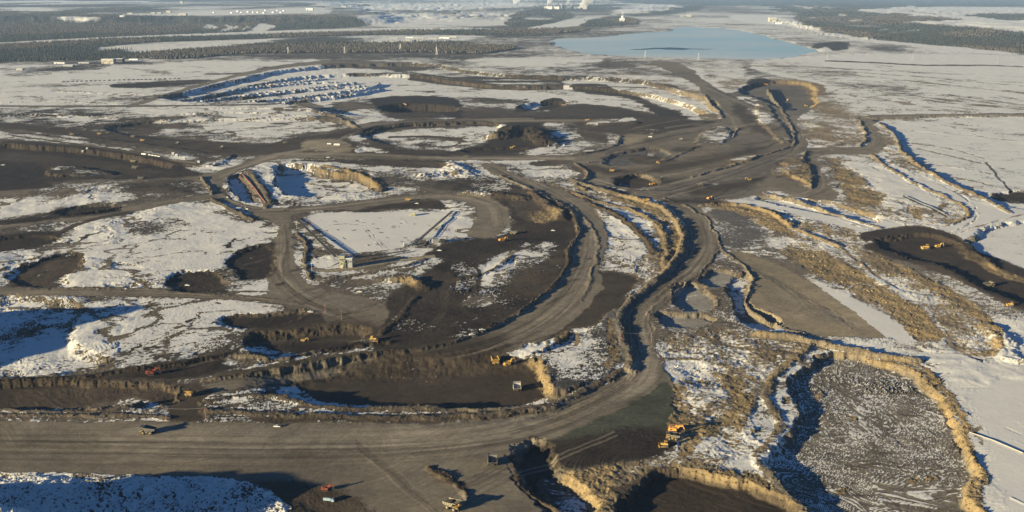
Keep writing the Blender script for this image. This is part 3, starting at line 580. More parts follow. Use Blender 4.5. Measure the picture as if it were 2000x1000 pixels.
paint('brown', [(1110, 330), (1160, 318), (1190, 330), (1240, 332), (1300, 322), (1340, 318), (1300, 335), (1200, 342)], 2)
paint('grey', [(1180, 310), (1230, 295), (1270, 290), (1305, 300), (1320, 312), (1250, 322), (1190, 325)], 2)
paint('brown', [(1220, 310), (1250, 300), (1300, 305), (1330, 315), (1260, 325)], 2)
paint('blue', [(1260, 294), (1275, 292), (1285, 304), (1270, 306)], 1)
paint('brownsnow', [(1180, 375), (1190, 350), (1215, 342), (1260, 342), (1285, 358), (1280, 372), (1240, 378)], 1.5)
paint('dark', [(1190, 345), (1240, 340), (1262, 350), (1250, 358), (1210, 356)], 1.5)
paint('snow', [(1190, 364), (1215, 366), (1240, 370), (1235, 375), (1200, 372)], 1)
paint('patchy', [(1362, 256), (1395, 246), (1425, 248), (1425, 262), (1400, 282), (1370, 280)], 1.5)
paint('blue', [(1400, 262), (1425, 252), (1428, 270), (1405, 282), (1395, 275)], 1)
paint('half', [(1240, 272), (1290, 270), (1320, 268), (1290, 280), (1250, 284)], 1.5)
paint('brown', [(1300, 290), (1370, 286), (1376, 292), (1320, 298)], 1.5)
paint('tansnow', [(1410, 318), (1440, 305), (1480, 302), (1500, 300), (1450, 320), (1420, 326)], 1.5)
paint('snow', [(1420, 310), (1440, 303), (1470, 304), (1450, 315)], 1.2)
paint('patchy', [(1425, 190), (1470, 188), (1490, 200), (1510, 230), (1540, 262), (1555, 278), (1520, 270), (1480, 240), (1450, 215)], 1.5)
paint('snow', [(1465, 195), (1485, 205), (1510, 240), (1500, 250), (1480, 230)], 1.5)
paint('brown', [(1430, 200), (1450, 200), (1480, 240), (1520, 270), (1480, 262), (1440, 230)], 3)
paint('tansnow', [(1375, 205), (1390, 215), (1408, 232), (1395, 238), (1370, 232), (1362, 210)], 1)
paint('tansnow', [(1350, 130), (1400, 145), (1440, 155), (1500, 150), (1600, 160), (1600, 170), (1450, 160), (1430, 180), (1400, 170)], 3)
# far right pit rim and country
paint('half', [(1440, 120), (1560, 128), (1600, 155), (1560, 160), (1450, 155)], 3)
paint('tar_shade', [(1450, 165), (1460, 155), (1490, 152), (1510, 160), (1490, 168), (1470, 175), (1450, 178)], 1)
paint('tan', [(1500, 152), (1560, 155), (1595, 162), (1605, 175), (1610, 200), (1640, 215), (1650, 225), (1610, 232), (1590, 220), (1585, 195), (1560, 170), (1510, 160)], 2)
paint('tansnow', [(1600, 170), (1650, 210), (1690, 225), (1690, 250), (1685, 280), (1600, 290), (1570, 265), (1560, 240), (1590, 225)], 2)
paint('snow', [(1500, 115), (1600, 108), (1700, 105), (1800, 106), (2000, 108), (2300, 130), (2300, 210), (2000, 215), (1900, 218), (1700, 225), (1660, 205), (1610, 180), (1600, 160), (1500, 145), (1440, 128)], 2)
paint('patchy', [(1470, 118), (1560, 120), (1700, 150), (1640, 165), (1500, 140)], 6)
paint('patchy', [(1600, 92), (1780, 92), (1900, 95), (2000, 108), (1900, 104), (1770, 100), (1640, 105), (1600, 102)], 2)
paint('patchy', [(1380, 60), (1500, 45), (1560, 45), (1640, 72), (1780, 85), (1640, 100), (1590, 98), (1500, 75), (1400, 58)], 3)
paint('patchy', [(1280, 30), (1480, 12), (1540, 30), (1560, 60), (1400, 55), (1300, 50)], 3)
paint('snow', [(1400, 30), (1520, 30), (1620, 70), (1780, 84), (2000, 108), (1900, 102), (1700, 82), (1560, 52), (1480, 45)], 2)
paint('dark', [(1570, 92), (1620, 80), (1655, 85), (1650, 95), (1625, 98), (1600, 94)], 1); paint('snow', [(1585, 95), (1610, 90), (1620, 98), (1600, 99)], 1)
paint('scrub', [(1680, 88), (1740, 90), (1770, 98), (1740, 102), (1690, 98)], 1.5)
line('dark', [(1610, 119), (1700, 122), (1780, 127), (1860, 128), (1930, 127), (2000, 130)], 1.0, .6, .9)
line('tansnow', [(1440, 126), (1560, 135), (1700, 150), (1850, 166), (2010, 183)], 1.2, .7, .9)
for k, (y0, y1, x0, x1) in enumerate([(150, 178, 1560, 1790), (172, 196, 1640, 1820), (175, 210, 1700, 1960), (190, 222, 1700, 1900), (132, 150, 1600, 2000), (140, 162, 1650, 2000), (148, 168, 1780, 2000), (196, 214, 1800, 2000), (185, 205, 1850, 2000)]):
    line('tansnow' if k % 2 else 'half', [(x0, y0), ((x0+x1)/2, (y0*.45+y1*.55)), (x1, y1)], .9, .6, .75)
paint('patchy', [(1560, 148), (1800, 172), (1780, 190), (1640, 175)], 6)
# road to the right & its embankments
paint('road', [(1575, 292), (1600, 289), (1680, 288), (1700, 280), (1703, 262), (1680, 240), (1675, 230), (1700, 224), (1800, 224), (2100, 220), (2100, 225), (1800, 230), (1705, 233), (1712, 250), (1728, 275), (1720, 298), (1680, 300), (1600, 302), (1588, 310), (1600, 330), (1625, 360), (1640, 388), (1580, 385), (1578, 365), (1590, 335), (1570, 310)], 1)
paint('tansnow', [(1712, 235), (1740, 260), (1765, 300), (1840, 350), (1960, 410), (1990, 420), (1950, 425), (1900, 385), (1800, 340), (1720, 300), (1728, 275)], 2)
paint('ice', [(1720, 245), (1900, 232), (2100, 235), (2100, 370), (1960, 375), (1850, 345), (1780, 300)], 6)
paint('snow', [(1760, 240), (1900, 234), (2100, 240), (2100, 290), (1850, 262)], 6)
for p in [[(1780, 255), (1880, 262), (2000, 278)], [(1790, 290), (1880, 310), (1960, 330)], [(1830, 322), (1900, 332), (1935, 340)], [(1780, 280), (1860, 290), (1920, 310)], [(1840, 345), (1900, 352), (1960, 370)]]:
    line('tansnow', p, .9, .6)
line('tar_shade', [(1925, 318), (1950, 345), (1975, 377)], 1.6)
paint('tansnow', [(1610, 305), (1720, 300), (1800, 345), (1860, 385), (1908, 412), (1890, 430), (1840, 440), (1740, 445), (1650, 425), (1620, 400), (1660, 395), (1640, 370), (1620, 340)], 2)
paint('snow', [(1640, 308), (1700, 308), (1780, 350), (1850, 410), (1800, 430), (1720, 400), (1700, 360)], 3)
paint('tan', [(1620, 315), (1660, 330), (1690, 350), (1720, 375), (1740, 380), (1720, 400), (1660, 395), (1640, 360)], 3)
paint('tan', [(1730, 385), (1780, 395), (1810, 420), (1800, 435), (1760, 400)], 2)
line('tar_shade', [(1765, 383), (1850, 422)], 1.2); line('snow', [(1768, 382), (1854, 420)], .8)
paint('fine', [(1710, 302), (1800, 348), (1880, 385), (1960, 405), (1975, 418), (2100, 420), (2100, 432), (1960, 440), (1860, 470), (1800, 455), (1900, 425), (1905, 408), (1840, 385), (1760, 345)], 2)
line('tansnow', [(1730, 305), (1850, 365), (1900, 395), (1915, 425), (1860, 455)], 1.5); line('tansnow', [(2000, 418), (1930, 436), (1850, 462)], 1.5)
paint('ice', [(1900, 470), (1950, 445), (2020, 435), (2150, 440), (2150, 600), (1990, 545), (1920, 500)], 3)
paint('dark', [(1930, 376), (2000, 375), (2150, 385), (2150, 402), (1980, 400), (1940, 388)], 1.2)
paint('fine', [(1500, 365), (1600, 398), (1720, 425), (1780, 440), (1730, 450), (1640, 430), (1560, 408), (1480, 390)], 2)
paint('blue', [(1490, 372), (1560, 392), (1640, 402), (1680, 415), (1600, 410), (1500, 388)], 2)
paint('fine', [(1370, 385), (1440, 388), (1540, 402), (1620, 425), (1700, 450), (1690, 456), (1620, 440), (1520, 412), (1430, 395)], 1.2)
paint('tansnow', [(1500, 405), (1580, 430), (1680, 455), (1700, 490), (1800, 540), (1900, 590), (1960, 650), (1970, 690), (1800, 690), (1700, 600), (1600, 530), (1520, 500), (1560, 450)], 2)
paint('snow', [(1590, 445), (1640, 470), (1700, 520), (1780, 570), (1840, 620), (1860, 670), (1880, 690), (1800, 692), (1760, 640), (1700, 590), (1640, 520), (1600, 480)], 3)
paint('tan', [(1530, 480), (1600, 490), (1680, 530), (1740, 565), (1800, 600), (1840, 640), (1840, 665), (1780, 665), (1720, 590), (1640, 560), (1560, 520)], 3)
paint('fine', [(1570, 540), (1620, 560), (1680, 590), (1720, 605), (1770, 640), (1790, 668), (1760, 672), (1700, 640), (1640, 590)], 1.5)
line('tansnow', [(1605, 450), (1650, 490), (1700, 530), (1790, 580), (1840, 625), (1850, 670)], 2, 1.5)
paint('tan', [(1700, 490), (1760, 520), (1850, 560), (1920, 610), (1965, 650), (1968, 690), (1900, 690), (1960, 670), (1920, 630), (1840, 570), (1740, 525)], 2)
paint('tanroad', [(1410, 488), (1470, 495), (1540, 525), (1600, 560), (1660, 605), (1720, 650), (1740, 662), (1660, 658), (1580, 656), (1530, 640), (1470, 610), (1455, 580), (1470, 560), (1460, 525)], 1.2, 1, .5)
for k in range(10): line('grey', [(1460+4*k, 520+8*k), (1530+4*k, 560+6*k), (1640+5*k, 610+4*k)], 1.5, 1.2, .3)
paint('patchy', [(1290, 560), (1350, 530), (1410, 505), (1440, 520), (1460, 540), (1430, 600), (1450, 640), (1560, 665), (1540, 700), (1400, 700), (1330, 740), (1290, 690), (1268, 650), (1270, 610)], 2)
paint('tansnow', [(1290, 650), (1400, 640), (1560, 665), (1590, 672), (1540, 710), (1500, 760), (1400, 740), (1330, 740)], 3)
for p in [[(1310, 562), (1345, 558), (1382, 570), (1390, 598), (1375, 610), (1325, 610)], [(1285, 618), (1320, 618), (1385, 622), (1372, 640), (1330, 645), (1292, 640)], [(1375, 540), (1400, 532), (1440, 540), (1440, 556), (1415, 566), (1375, 560)]]:
    paint('basin', p, 1.5)
paint('snow', [(1440, 540), (1462, 540), (1456, 570), (1448, 590), (1470, 612), (1570, 655), (1500, 655), (1430, 630), (1425, 590), (1430, 560)], 1.5)
paint('tan', [(1326, 740), (1400, 725), (1450, 740), (1465, 800), (1430, 840), (1380, 870), (1330, 905), (1312, 850), (1318, 790)], 3)
paint('tansnow', [(1340, 730), (1420, 730), (1440, 780), (1400, 830), (1340, 800)], 5)
paint('tansnow', [(1450, 700), (1560, 690), (1520, 740), (1500, 800), (1540, 830), (1490, 880), (1440, 900), (1340, 905), (1400, 860), (1460, 800)], 4)
paint('tan', [(1420, 730), (1462, 745), (1465, 820), (1440, 850), (1425, 800)], 2)
paint('patchy', [(1480, 740), (1500, 760), (1530, 830), (1490, 880), (1470, 850), (1470, 780)], 2)
paint('tan', [(1080, 925), (1200, 905), (1320, 900), (1400, 910), (1500, 930), (1560, 975), (1590, 1040), (1560, 1040), (1500, 960), (1400, 932), (1280, 930), (1200, 950), (1200, 1040), (1150, 1040), (1130, 980)], 2)
paint('tansnow', [(1200, 905), (1300, 900), (1420, 890), (1440, 910), (1330, 920), (1240, 950), (1180, 945)], 3)
paint('dark', [(1200, 960), (1240, 945), (1290, 928), (1400, 932), (1500, 955), (1560, 1000), (1575, 1060), (1200, 1060)], 2)
paint('scratch', [(1595, 690), (1700, 705), (1765, 728), (1828, 780), (1868, 835), (1862, 872), (1895, 930), (1868, 975), (1925, 1050), (1590, 1050), (1565, 985), (1512, 940), (1490, 905), (1545, 870), (1572, 832), (1560, 795), (1538, 765), (1570, 725)], 2)
paint('tan', [(1590, 670), (1700, 688), (1790, 703), (1850, 765), (1900, 830), (1882, 868), (1925, 930), (1905, 980), (1970, 1050), (1930, 1050), (1868, 975), (1895, 930), (1862, 872), (1868, 835), (1828, 780), (1765, 728), (1700, 705), (1600, 685)], 1.5)
paint('snow', [(1795, 702), (1900, 690), (2200, 690), (2200, 1100), (1980, 1050), (1915, 980), (1932, 930), (1890, 868), (1908, 830), (1858, 765)], 1.5)
paint('fine', [(1880, 740), (2200, 740), (2200, 1060), (1990, 1050), (1940, 960), (1930, 860)], 8)
paint('brown', [(1690, 470), (1750, 455), (1790, 448), (1840, 462), (1890, 490), (1960, 525), (2100, 570), (2150, 640), (2010, 612), (1930, 580), (1850, 535), (1770, 512), (1700, 492)], 1.5)
paint('dark', [(1700, 470), (1790, 462), (1850, 478), (1900, 508), (2000, 555), (2100, 590), (2100, 640), (2005, 605), (1930, 572), (1850, 528), (1770, 508), (1705, 488)], 2)
paint('tan', [(1880, 490), (1930, 515), (2000, 545), (2100, 572), (2100, 585), (2000, 556), (1920, 525)], 1.5)
paint('snow', [(1640, 690), (1740, 695), (1800, 700), (1740, 680), (1600, 660), (1560, 660)], 2)
for x, y in [(1540, 778), (1605, 774), (1660, 815), (1790, 940), (1820, 935), (1655, 960)]:
    paint('tan', [(x-12, y-6), (x+6, y-8), (x+10, y+5), (x-8, y+8)], 1)
# plough and dozer marks scratched over the big floor
rs = random.Random(4)
for k in range(330):
    cx, cy = rs.uniform(1530, 1880), rs.uniform(700, 1010)
    a0 = math.atan2((cy-860)*2.2, cx-1710)+math.pi/2+rs.gauss(0, .35) if rs.random() < .6 else rs.uniform(0, math.pi)
    L = rs.uniform(15, 60); cur = rs.uniform(-.5, .5)
    pts = [(cx + L*(t-.5)*math.cos(a0+cur*t), cy + .5*L*(t-.5)*math.sin(a0+cur*t)) for t in (0, .33, .66, 1)]
    if not (1545 < pts[0][0] < 1890 and 700 < pts[0][1] < 1010): continue
    line('patchy' if rs.random() < .55 else 'brown', pts, 1.0, .8, .55, .1)
# wheel tracks along the haul roads
for pts, n, wd in [([(-100, 872), (200, 875), (500, 880), (800, 880), (1000, 858), (1120, 820), (1240, 760), (1270, 715), (1252, 670), (1240, 625), (1262, 595), (1330, 545), (1370, 500), (1378, 460), (1360, 420), (1310, 398)], 16, 30),
    ([(400, 758), (600, 735), (800, 705), (950, 680), (1060, 630), (1130, 560), (1155, 490), (1155, 440), (1110, 400), (1040, 366), (960, 330)], 12, 17),
    ([(-100, 568), (200, 570), (420, 578), (560, 590), (660, 610)], 5, 5), ([(550, 430), (560, 480), (540, 530), (590, 580), (680, 610), (720, 640)], 8, 14),
    ([(1200, 840), (1060, 900), (900, 960), (860, 1020)], 6, 20), ([(700, 870), (760, 920), (830, 980), (900, 1040)], 6, 20), ([(430, 345), (560, 300), (700, 306), (1000, 308), (1120, 306), (1210, 290), (1330, 262), (1420, 240)], 3, 2),
    ([(410, 350), (430, 385), (500, 412), (600, 410), (800, 386), (900, 382), (960, 400), (970, 430)], 5, 5), ([(1130, 350), (1280, 385), (1400, 350), (1540, 300), (1560, 270), (1540, 230), (1460, 200), (1380, 165)], 6, 7)]:
    for k in range(n):
        o = (k/(n-1)-.5)*2*wd; i0 = rs.randint(0, max(0, len(pts)-4)); i1 = rs.randint(min(len(pts), i0+3), len(pts))
        line(rs.choice(['roadd', 'roadd', 'pale']), [(x+o*(.9 if 1200 < x < 1420 and y > 400 else .3)+rs.uniform(-2, 2), y+o*(.2 if 1200 < x < 1420 and y > 400 else .9)) for x, y in pts[i0:i1]], rs.uniform(.8, 2.4), .8, .42, .25)

# ---- darker mud, a painted shadow at the left edge, lighter wear and pale windrows on the central plain
for k, pts in [('tar_shade', [(1270, 392), (1330, 386), (1400, 390), (1440, 398), (1400, 402), (1330, 398)]), ('dark', [(1200, 355), (1300, 352), (1350, 345), (1330, 358), (1240, 366)]), ('brown', [(1260, 330), (1400, 300), (1480, 285), (1500, 292), (1400, 318), (1300, 340)]),
    ('roadd', [(1330, 372), (1440, 352), (1500, 340), (1490, 356), (1440, 372), (1360, 385)]), ('brown', [(1100, 242), (1240, 250), (1320, 256), (1240, 262), (1120, 252)]), ('tanroad', [(1215, 264), (1262, 262), (1250, 276), (1222, 286)]),
    ('roadd', [(760, 240), (900, 236), (1040, 232), (1000, 240), (860, 243)]), ('brown', [(700, 268), (800, 292), (940, 300), (860, 302), (740, 296)]), ('brown', [(20, 770), (120, 756), (240, 752), (330, 762), (250, 775), (150, 795), (40, 798)]), ('dark', [(-100, 765), (20, 760), (30, 800), (-100, 802)]),  # the dark patch at the left edge paints the black shadow there
    ('brown', [(640, 720), (780, 700), (900, 690), (960, 720), (900, 755), (760, 745)])]:
    paint(k, pts, 4)
for pts in [[(560, 302), (700, 300), (860, 309), (1000, 310), (1120, 309)], [(700, 248), (860, 240), (1040, 235), (1200, 236)], [(1150, 350), (1250, 372), (1340, 352), (1440, 326)], [(1400, 205), (1440, 240), (1430, 270)], [(430, 345), (520, 306), (640, 284), (700, 255)]]:
    line('pale', pts, 2.2, 1.6, .7)
for k in range(60):
    x0 = rs.uniform(1650, 1990); y0 = rs.uniform(118, 225); L = rs.uniform(20, 120)
    line(rs.choice(['tansnow', 'patchy']), [(x0, y0), (x0+L, y0+L*.13)], .7, .6, rs.uniform(.3, .6))
for k in range(70):
    x0 = rs.uniform(0, 1250); y0 = rs.uniform(112, 200); L = rs.uniform(20, 140)
    line(rs.choice(['brownsnow', 'half', 'half']), [(x0, y0), (x0+L*.5, y0+rs.uniform(-3, 2)), (x0+L, y0+rs.uniform(-6, 4))], rs.uniform(.8, 2), .8, rs.uniform(.3, .8))
for k in range(50):
    x0 = rs.uniform(1800, 1990); y0 = rs.uniform(720, 990); L = rs.uniform(20, 90)
    if x0 > 1935: line('tansnow', [(x0, y0), (x0+L, y0+L*.45)], .9, .7, rs.uniform(.3, .7), .1)
for k in range(90):
    x0 = rs.uniform(0, 520); y0 = rs.choice([rs.uniform(400, 555), rs.uniform(590, 735)]); L = rs.uniform(10, 60)
    line(rs.choice(['half', 'brownsnow', 'half']), [(x0, y0), (x0+L*.5, y0-L*.12+rs.uniform(-2, 2)), (x0+L, y0-L*.25)], rs.uniform(.7, 1.5), .8, rs.uniform(.3, .8))
for k in range(40):
    x0 = rs.uniform(600, 860); y0 = rs.uniform(420, 490); L = rs.uniform(5, 22)
    line('half', [(x0, y0), (x0+L, y0+L*.5*rs.choice((-1, 1)))], rs.uniform(.6, 1.0), .6, rs.uniform(.3, .8))

line('tar_shade', [(-60, 286), (0, 287), (100, 292), (200, 303), (290, 317), (350, 328)], 8, 4)
paint('roadd', [(470, 655), (540, 625), (640, 622), (745, 632), (755, 650), (720, 668), (600, 668), (500, 672)], 5)
line('dark', [(340, 745), (200, 745), (0, 752)], 5, 3, .8)
paint('brown', [(1190, 950), (1240, 935), (1290, 922), (1400, 926), (1500, 948), (1570, 990), (1560, 1010), (1490, 965), (1400, 940), (1290, 938), (1210, 965)], 2)
for k in range(26):   # swirls worn into the clay tongue and the lit road lanes
    a0 = rs.uniform(0, 1); x0, y0 = 1480+a0*170, 530+a0*95
    line(rs.choice(['pale', 'grey', 'tan', 'roadg']), [(x0-20, y0-12), (x0+rs.uniform(0, 20), y0+rs.uniform(0, 14)), (x0+rs.uniform(20, 60), y0+rs.uniform(20, 34))], rs.uniform(.8, 2), .9, rs.uniform(.3, .7))
for k in range(70):
    x0, y0 = rs.uniform(560, 1100), rs.uniform(480, 700)
    line(rs.choice(['roadd', 'brownsnow', 'brown', 'tar_shade']), [(x0, y0), (x0+rs.uniform(15, 50), y0-rs.uniform(2, 14)), (x0+rs.uniform(50, 90), y0-rs.uniform(10, 34))], rs.uniform(.8, 2.2), 1, rs.uniform(.25, .6))
for k in range(60):
    x0, y0 = rs.uniform(1160, 1560), rs.uniform(240, 392)
    line(rs.choice(['roadd', 'pale', 'brown', 'dark', 'half']), [(x0, y0), (x0+rs.uniform(15, 50), y0-rs.uniform(1, 8)), (x0+rs.uniform(50, 90), y0-rs.uniform(6, 20))], rs.uniform(.8, 2.2), 1, rs.uniform(.3, .7))

line('road', [(250, 208), (330, 186), (400, 164), (450, 150), (500, 138), (560, 128), (640, 121)], 2.6, 1)
line('road', [(575, 200), (610, 206), (650, 222), (690, 243)], 4, 1.5); line('road', [(690, 246), (760, 240), (900, 236), (1040, 231)], 2.4, 1)
line('roadg', [(-50, 207), (200, 208), (440, 206), (570, 202)], 1.4, .8)
paint('snow', [(440, 222), (560, 214), (640, 232), (660, 250), (600, 262), (460, 268), (400, 255)], 4)
paint('snow', [(250, 212), (420, 205), (560, 208), (600, 214), (420, 222), (300, 224)], 3)
for pts in [[(220, 236), (320, 228), (440, 224)], [(260, 250), (380, 238), (500, 234)], [(330, 262), (450, 252), (560, 246)], [(100, 216), (220, 220), (330, 216)], [(380, 186), (470, 170), (560, 158)], [(400, 194), (500, 178), (610, 166)], [(430, 200), (560, 184), (690, 170)]]:
    line('brownsnow', pts, 1.0, .8, .7)
paint('tar_shade', [(715, 193), (760, 188), (830, 187), (895, 192), (905, 205), (890, 214), (870, 217), (780, 214), (745, 214), (735, 208), (722, 202)], 1)

# ragged tongues of spoil that break the outline of the scoops and the snow fields on the left
for k in range(46):
    cx, cy = rs.choice([(40, 535), (110, 500), (150, 470), (330, 545), (430, 560), (470, 490), (520, 540), (430, 630), (470, 660), (330, 700), (540, 400), (60, 440), (230, 370), (330, 370)])
    x0, y0 = cx+rs.gauss(0, 34), cy+rs.gauss(0, 9); L = rs.uniform(12, 50)
    line(rs.choice(['dark', 'brownsnow', 'half', 'tar_shade']), [(x0, y0), (x0+L*.5, y0-rs.uniform(0, 7)), (x0+L, y0-rs.uniform(2, 13))], rs.uniform(1, 3.6), 1.6, rs.uniform(.5, .95), 1.0)

paint('fine', [(592, 424), (650, 417), (760, 413), (868, 414), (880, 414), (850, 446), (800, 478), (760, 489), (720, 494), (680, 494), (658, 486), (622, 452)], .8)
for pts in [[(705, 445), (750, 485)], [(712, 444), (760, 487)], [(640, 440), (690, 436), (740, 447)], [(780, 425), (800, 440)], [(690, 432), (705, 428)]]: line('half', pts, .5, .5, .8)
for k in range(30):
    x0, y0 = rs.uniform(620, 850), rs.uniform(422, 480); line('dark', [(x0, y0), (x0+rs.uniform(2, 9), y0+rs.uniform(-1, 3))], .5, .5, .8)
for p in [[(1312, 562), (1345, 558), (1380, 570), (1388, 596), (1373, 608), (1327, 608)], [(1290, 620), (1320, 618), (1383, 622), (1370, 638), (1330, 643), (1296, 638)]]: paint('basin', p, 1)
paint('tar_shade', [(440, 626), (470, 617), (560, 614), (620, 617), (600, 628), (540, 640), (470, 640)], 3)

line('dark', [(1690, 462), (1750, 452), (1800, 450), (1850, 462), (1900, 488), (1960, 520), (2040, 545)], 9, 3)
line('dark', [(640, 268), (760, 244), (900, 240), (960, 242)], 3, 2, .8)
line('roadd', [(420, 735), (520, 722), (640, 702), (760, 688), (880, 668)], 6, 3, .8)
line('dark', [(0, 745), (160, 738), (260, 724), (340, 712)], 7, 3, .8)


# ---- dozer and plough marks: short strokes whose direction changes from pass to pass
def strokes(cell, lng, wid, seed):
    jx = X + cell*.6*fbm(X, Y, cell*1.3, 2, seed+5); jy = Y + cell*.6*fbm(X, Y, cell*1.3, 2, seed+9)
    th = (vnoise(np.floor(jx/cell)*7.13+.5, np.floor(jy/cell)*5.77+.5, seed)*2.2 + fbm(X, Y, cell*3, 2, seed+2)*1.2)*math.pi
    a, b = X*np.cos(th)+Y*np.sin(th), -X*np.sin(th)+Y*np.cos(th)
    return .6*vnoise(a/lng, b/wid, seed+3)+.4*vnoise(a/lng*1.7, b/wid*2.1, seed+4)-.5
ST1 = strokes(75, 60, 1.9, 301); ST1b = strokes(130, 110, 2.4, 551); ST2 = strokes(110, 80, 3.2, 401)
big = SCR
def blur(A, r):
    for ax in (0, 1):
        P_ = np.concatenate([np.repeat(np.take(A, [0], ax), r+1, ax), A, np.repeat(np.take(A, [-1], ax), r, ax)], ax); c = np.cumsum(P_, ax, dtype=np.float64)
        n = A.shape[ax]; A = (np.take(c, np.arange(2*r+1, 2*r+1+n), ax)-np.take(c, np.arange(0, n), ax))/(2*r+1)
    return A
# dust carried from the bare ground on to the snow beside it, thinning with distance
dust = SNOW - blur(SNOW.astype(np.float64), 11); dust2 = SNOW - blur(SNOW.astype(np.float64), 34)
SNOW -= (np.clip(dust, 0, 1)*.26 + np.clip(dust2, 0, 1)*.10).astype(np.float32)*(V > 250)
near1 = np.clip(1.6-RANGE/1700, 0, 1)
SNOW += near1*(big*ST1*1.25 + .45*(1-big)*ST2) + (1-.85*big*(big > .6))*(.25+.75*sst(.12, .3, LUMP))*np.clip(1.5-RANGE/5000, 0, 1)*(.30*fbm(X, Y, 300, 4, 61) + .34*fbm(X, Y*.8, 70, 4, 71, .65)) + farw*.3*m_b
tone = 1+near1*.5*ST2 + .4*fbm(X, Y*.6, 300, 5, 83, .6)
# meandering thin lines of bare soil: old tracks, drainage lips and frozen ruts in the snow
for wl_, sd, am in ((95, 701, .55), (40, 721, .40), (230, 741, .5)):
    q_ = fbm(X+ST2*12, Y, wl_, 4, sd, .55); wdt = .035 + .02*RANGE/1500
    SNOW -= (am*np.clip(1-np.abs(q_)/wdt, 0, 1)*(fbm(X, Y, wl_*3, 2, sd+7) > .0)*np.clip(1.7-RANGE/3500, 0, 1)*sst(.45, .7, SNOW)*sst(.12, .3, LUMP)*(1-big*(big > .6))*(U < 1860+60)).astype(np.float32)
tone = tone + near1*big*.9*ST1b
SOIL *= tone[..., None].astype(np.float32)
H += near1*(big*ST1*.45 + .5*ST2*(LUMP > .2))
SNOW -= .36*BERM
SOIL *= (1-.25*BERM*(1-sst(1150, 1400, U)))[..., None].astype(np.float32)
# the soil left of the great road is dark overburden, right of it tan clay
dk = 1-.45*(1-sst(1120, 1330, U))*sst(.2, .4, SNOW)
SOIL *= dk[..., None].astype(np.float32)
# ---- wheel ruts: tone drawn out along each haul road
def ruts(pts, wpx):
    pts = smooth(smooth(pts, False), False); a = np.array(pts, float); x, y, z = hit(a[:, 0], a[:, 1]); u, v = base_px(x, y)
    s = window(u, v, wpx*1.3, wpx*1.3); px, py = X[s], Y[s]
    best = np.full(px.shape, 1e20); sd = np.zeros(px.shape); sa = np.zeros(px.shape); acc = 0
    for k in range(len(x)-1):
        dx, dy = x[k+1]-x[k], y[k+1]-y[k]; L = math.hypot(dx, dy)
        t = np.clip(((px-x[k])*dx+(py-y[k])*dy)/(L*L), 0, 1); ex = px-x[k]-t*dx; ey = py-y[k]-t*dy; q = ex*ex+ey*ey
        m = q < best; best[m] = q[m]; sd[m] = (np.sign(dx*ey-dy*ex)*np.sqrt(q))[m]; sa[m] = (acc+t*L)[m]; acc += L
    r = float(np.median(np.hypot(x, y))); wm = wpx*r/F*1.1
    sdw = sd + 2.5*fbm(sa, sd*0, 140, 3, 33)
    n = vnoise(sdw/1.7, sa/150, 811)*.45+vnoise(sdw/4.5, sa/260, 813)*.35+vnoise(sdw/.9, sa/70, 817)*.2-.5
    wgt = sst(wm*1.25, wm*.7, np.sqrt(best)) if False else 1-sst(wm*.7, wm*1.25, np.sqrt(best))
    wgt = wgt*(SNOW[s] < .2)*(LUMP[s] < .3)
    SOIL[s] *= (1+1.15*n*wgt)[..., None].astype(np.float32)
ruts([(-200, 872), (200, 872), (500, 878), (800, 872), (1000, 846), (1120, 805), (1225, 755), (1262, 705), (1250, 665), (1243, 625), (1262, 595), (1330, 545), (1372, 500), (1378, 460), (1356, 420), (1310, 396), (1200, 372), (1145, 355)], 56)
ruts([(400, 758), (600, 735), (800, 705), (950, 680), (1060, 630), (1130, 560), (1155, 490), (1155, 440), (1110, 400), (1040, 366), (960, 330)], 34)
ruts([(-200, 566), (200, 570), (420, 578), (520, 585), (600, 600), (690, 640)], 14); ruts([(545, 440), (552, 490), (540, 530), (590, 580), (660, 610)], 26)
ruts([(-200, 460), (0, 450), (110, 431), (250, 408), (330, 393), (412, 382)], 8); ruts([(410, 350), (430, 385), (500, 412), (600, 410), (800, 386), (900, 382), (965, 400), (970, 440)], 16)
ruts([(400, 345), (560, 302), (860, 309), (1120, 308), (1210, 290), (1330, 262), (1420, 240)], 12); ruts([(1150, 345), (1280, 384), (1400, 350), (1540, 300), (1570, 280), (1545, 230), (1460, 195), (1380, 165)], 22)
ruts([(1600, 298), (1590, 310), (1600, 335), (1610, 370), (1560, 385)], 16); ruts([(1590, 294), (1690, 292), (1715, 275), (1695, 245), (1690, 228), (1800, 227)], 10)
# ---- relief of the loose ground, snow lost on faces turned to the sun and on steep ones
fade = np.clip(RANGE/1500, 1, 3)
LUMP *= (1-.55*np.clip((RANGE-2700)/900, 0, 1)*(RANGE < 6500)).astype(np.float32)
sl0 = 1-normals()[..., 2]
sl0lump = (1.6*sst(.02, .2, sl0)*np.clip(1.6-RANGE/3200, 0, 1)).astype(np.float32); LUMP += sl0lump
rgh = sst(.5, 1.1, LUMP)
H += LUMP*fade**.6*((fbm(X, Y, 26, 5, 21, .70)*1.6+.9*(np.abs(fbm(X, Y, 9, 3, 31, .7))-.25))*rgh + (fbm(X, Y, 48, 4, 23, .5)*2.2)*(1-rgh))
drift = sst(.45, .7, SNOW)*np.clip(1.8-RANGE/2500, 0, 1)*(fbm(X, Y, 340, 2, 611) > -.12)*(V < 760)*sst(.15, .35, LUMP)
H += drift*(fbm(X, Y, 85, 4, 601, .6)*3.2)
H += np.clip(LUMP-.4, 0, 3)*fade**.6*(1.3*fbm(X, Y, 60, 2, 41))
N = normals()
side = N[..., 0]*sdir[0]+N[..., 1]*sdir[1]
steep = 1-N[..., 2]
near = np.clip(1.3-RANGE/6500, 0.0, 1)
mot = fbm(X, Y, 14, 3, 501)+fbm(X, Y, 60, 2, 505)
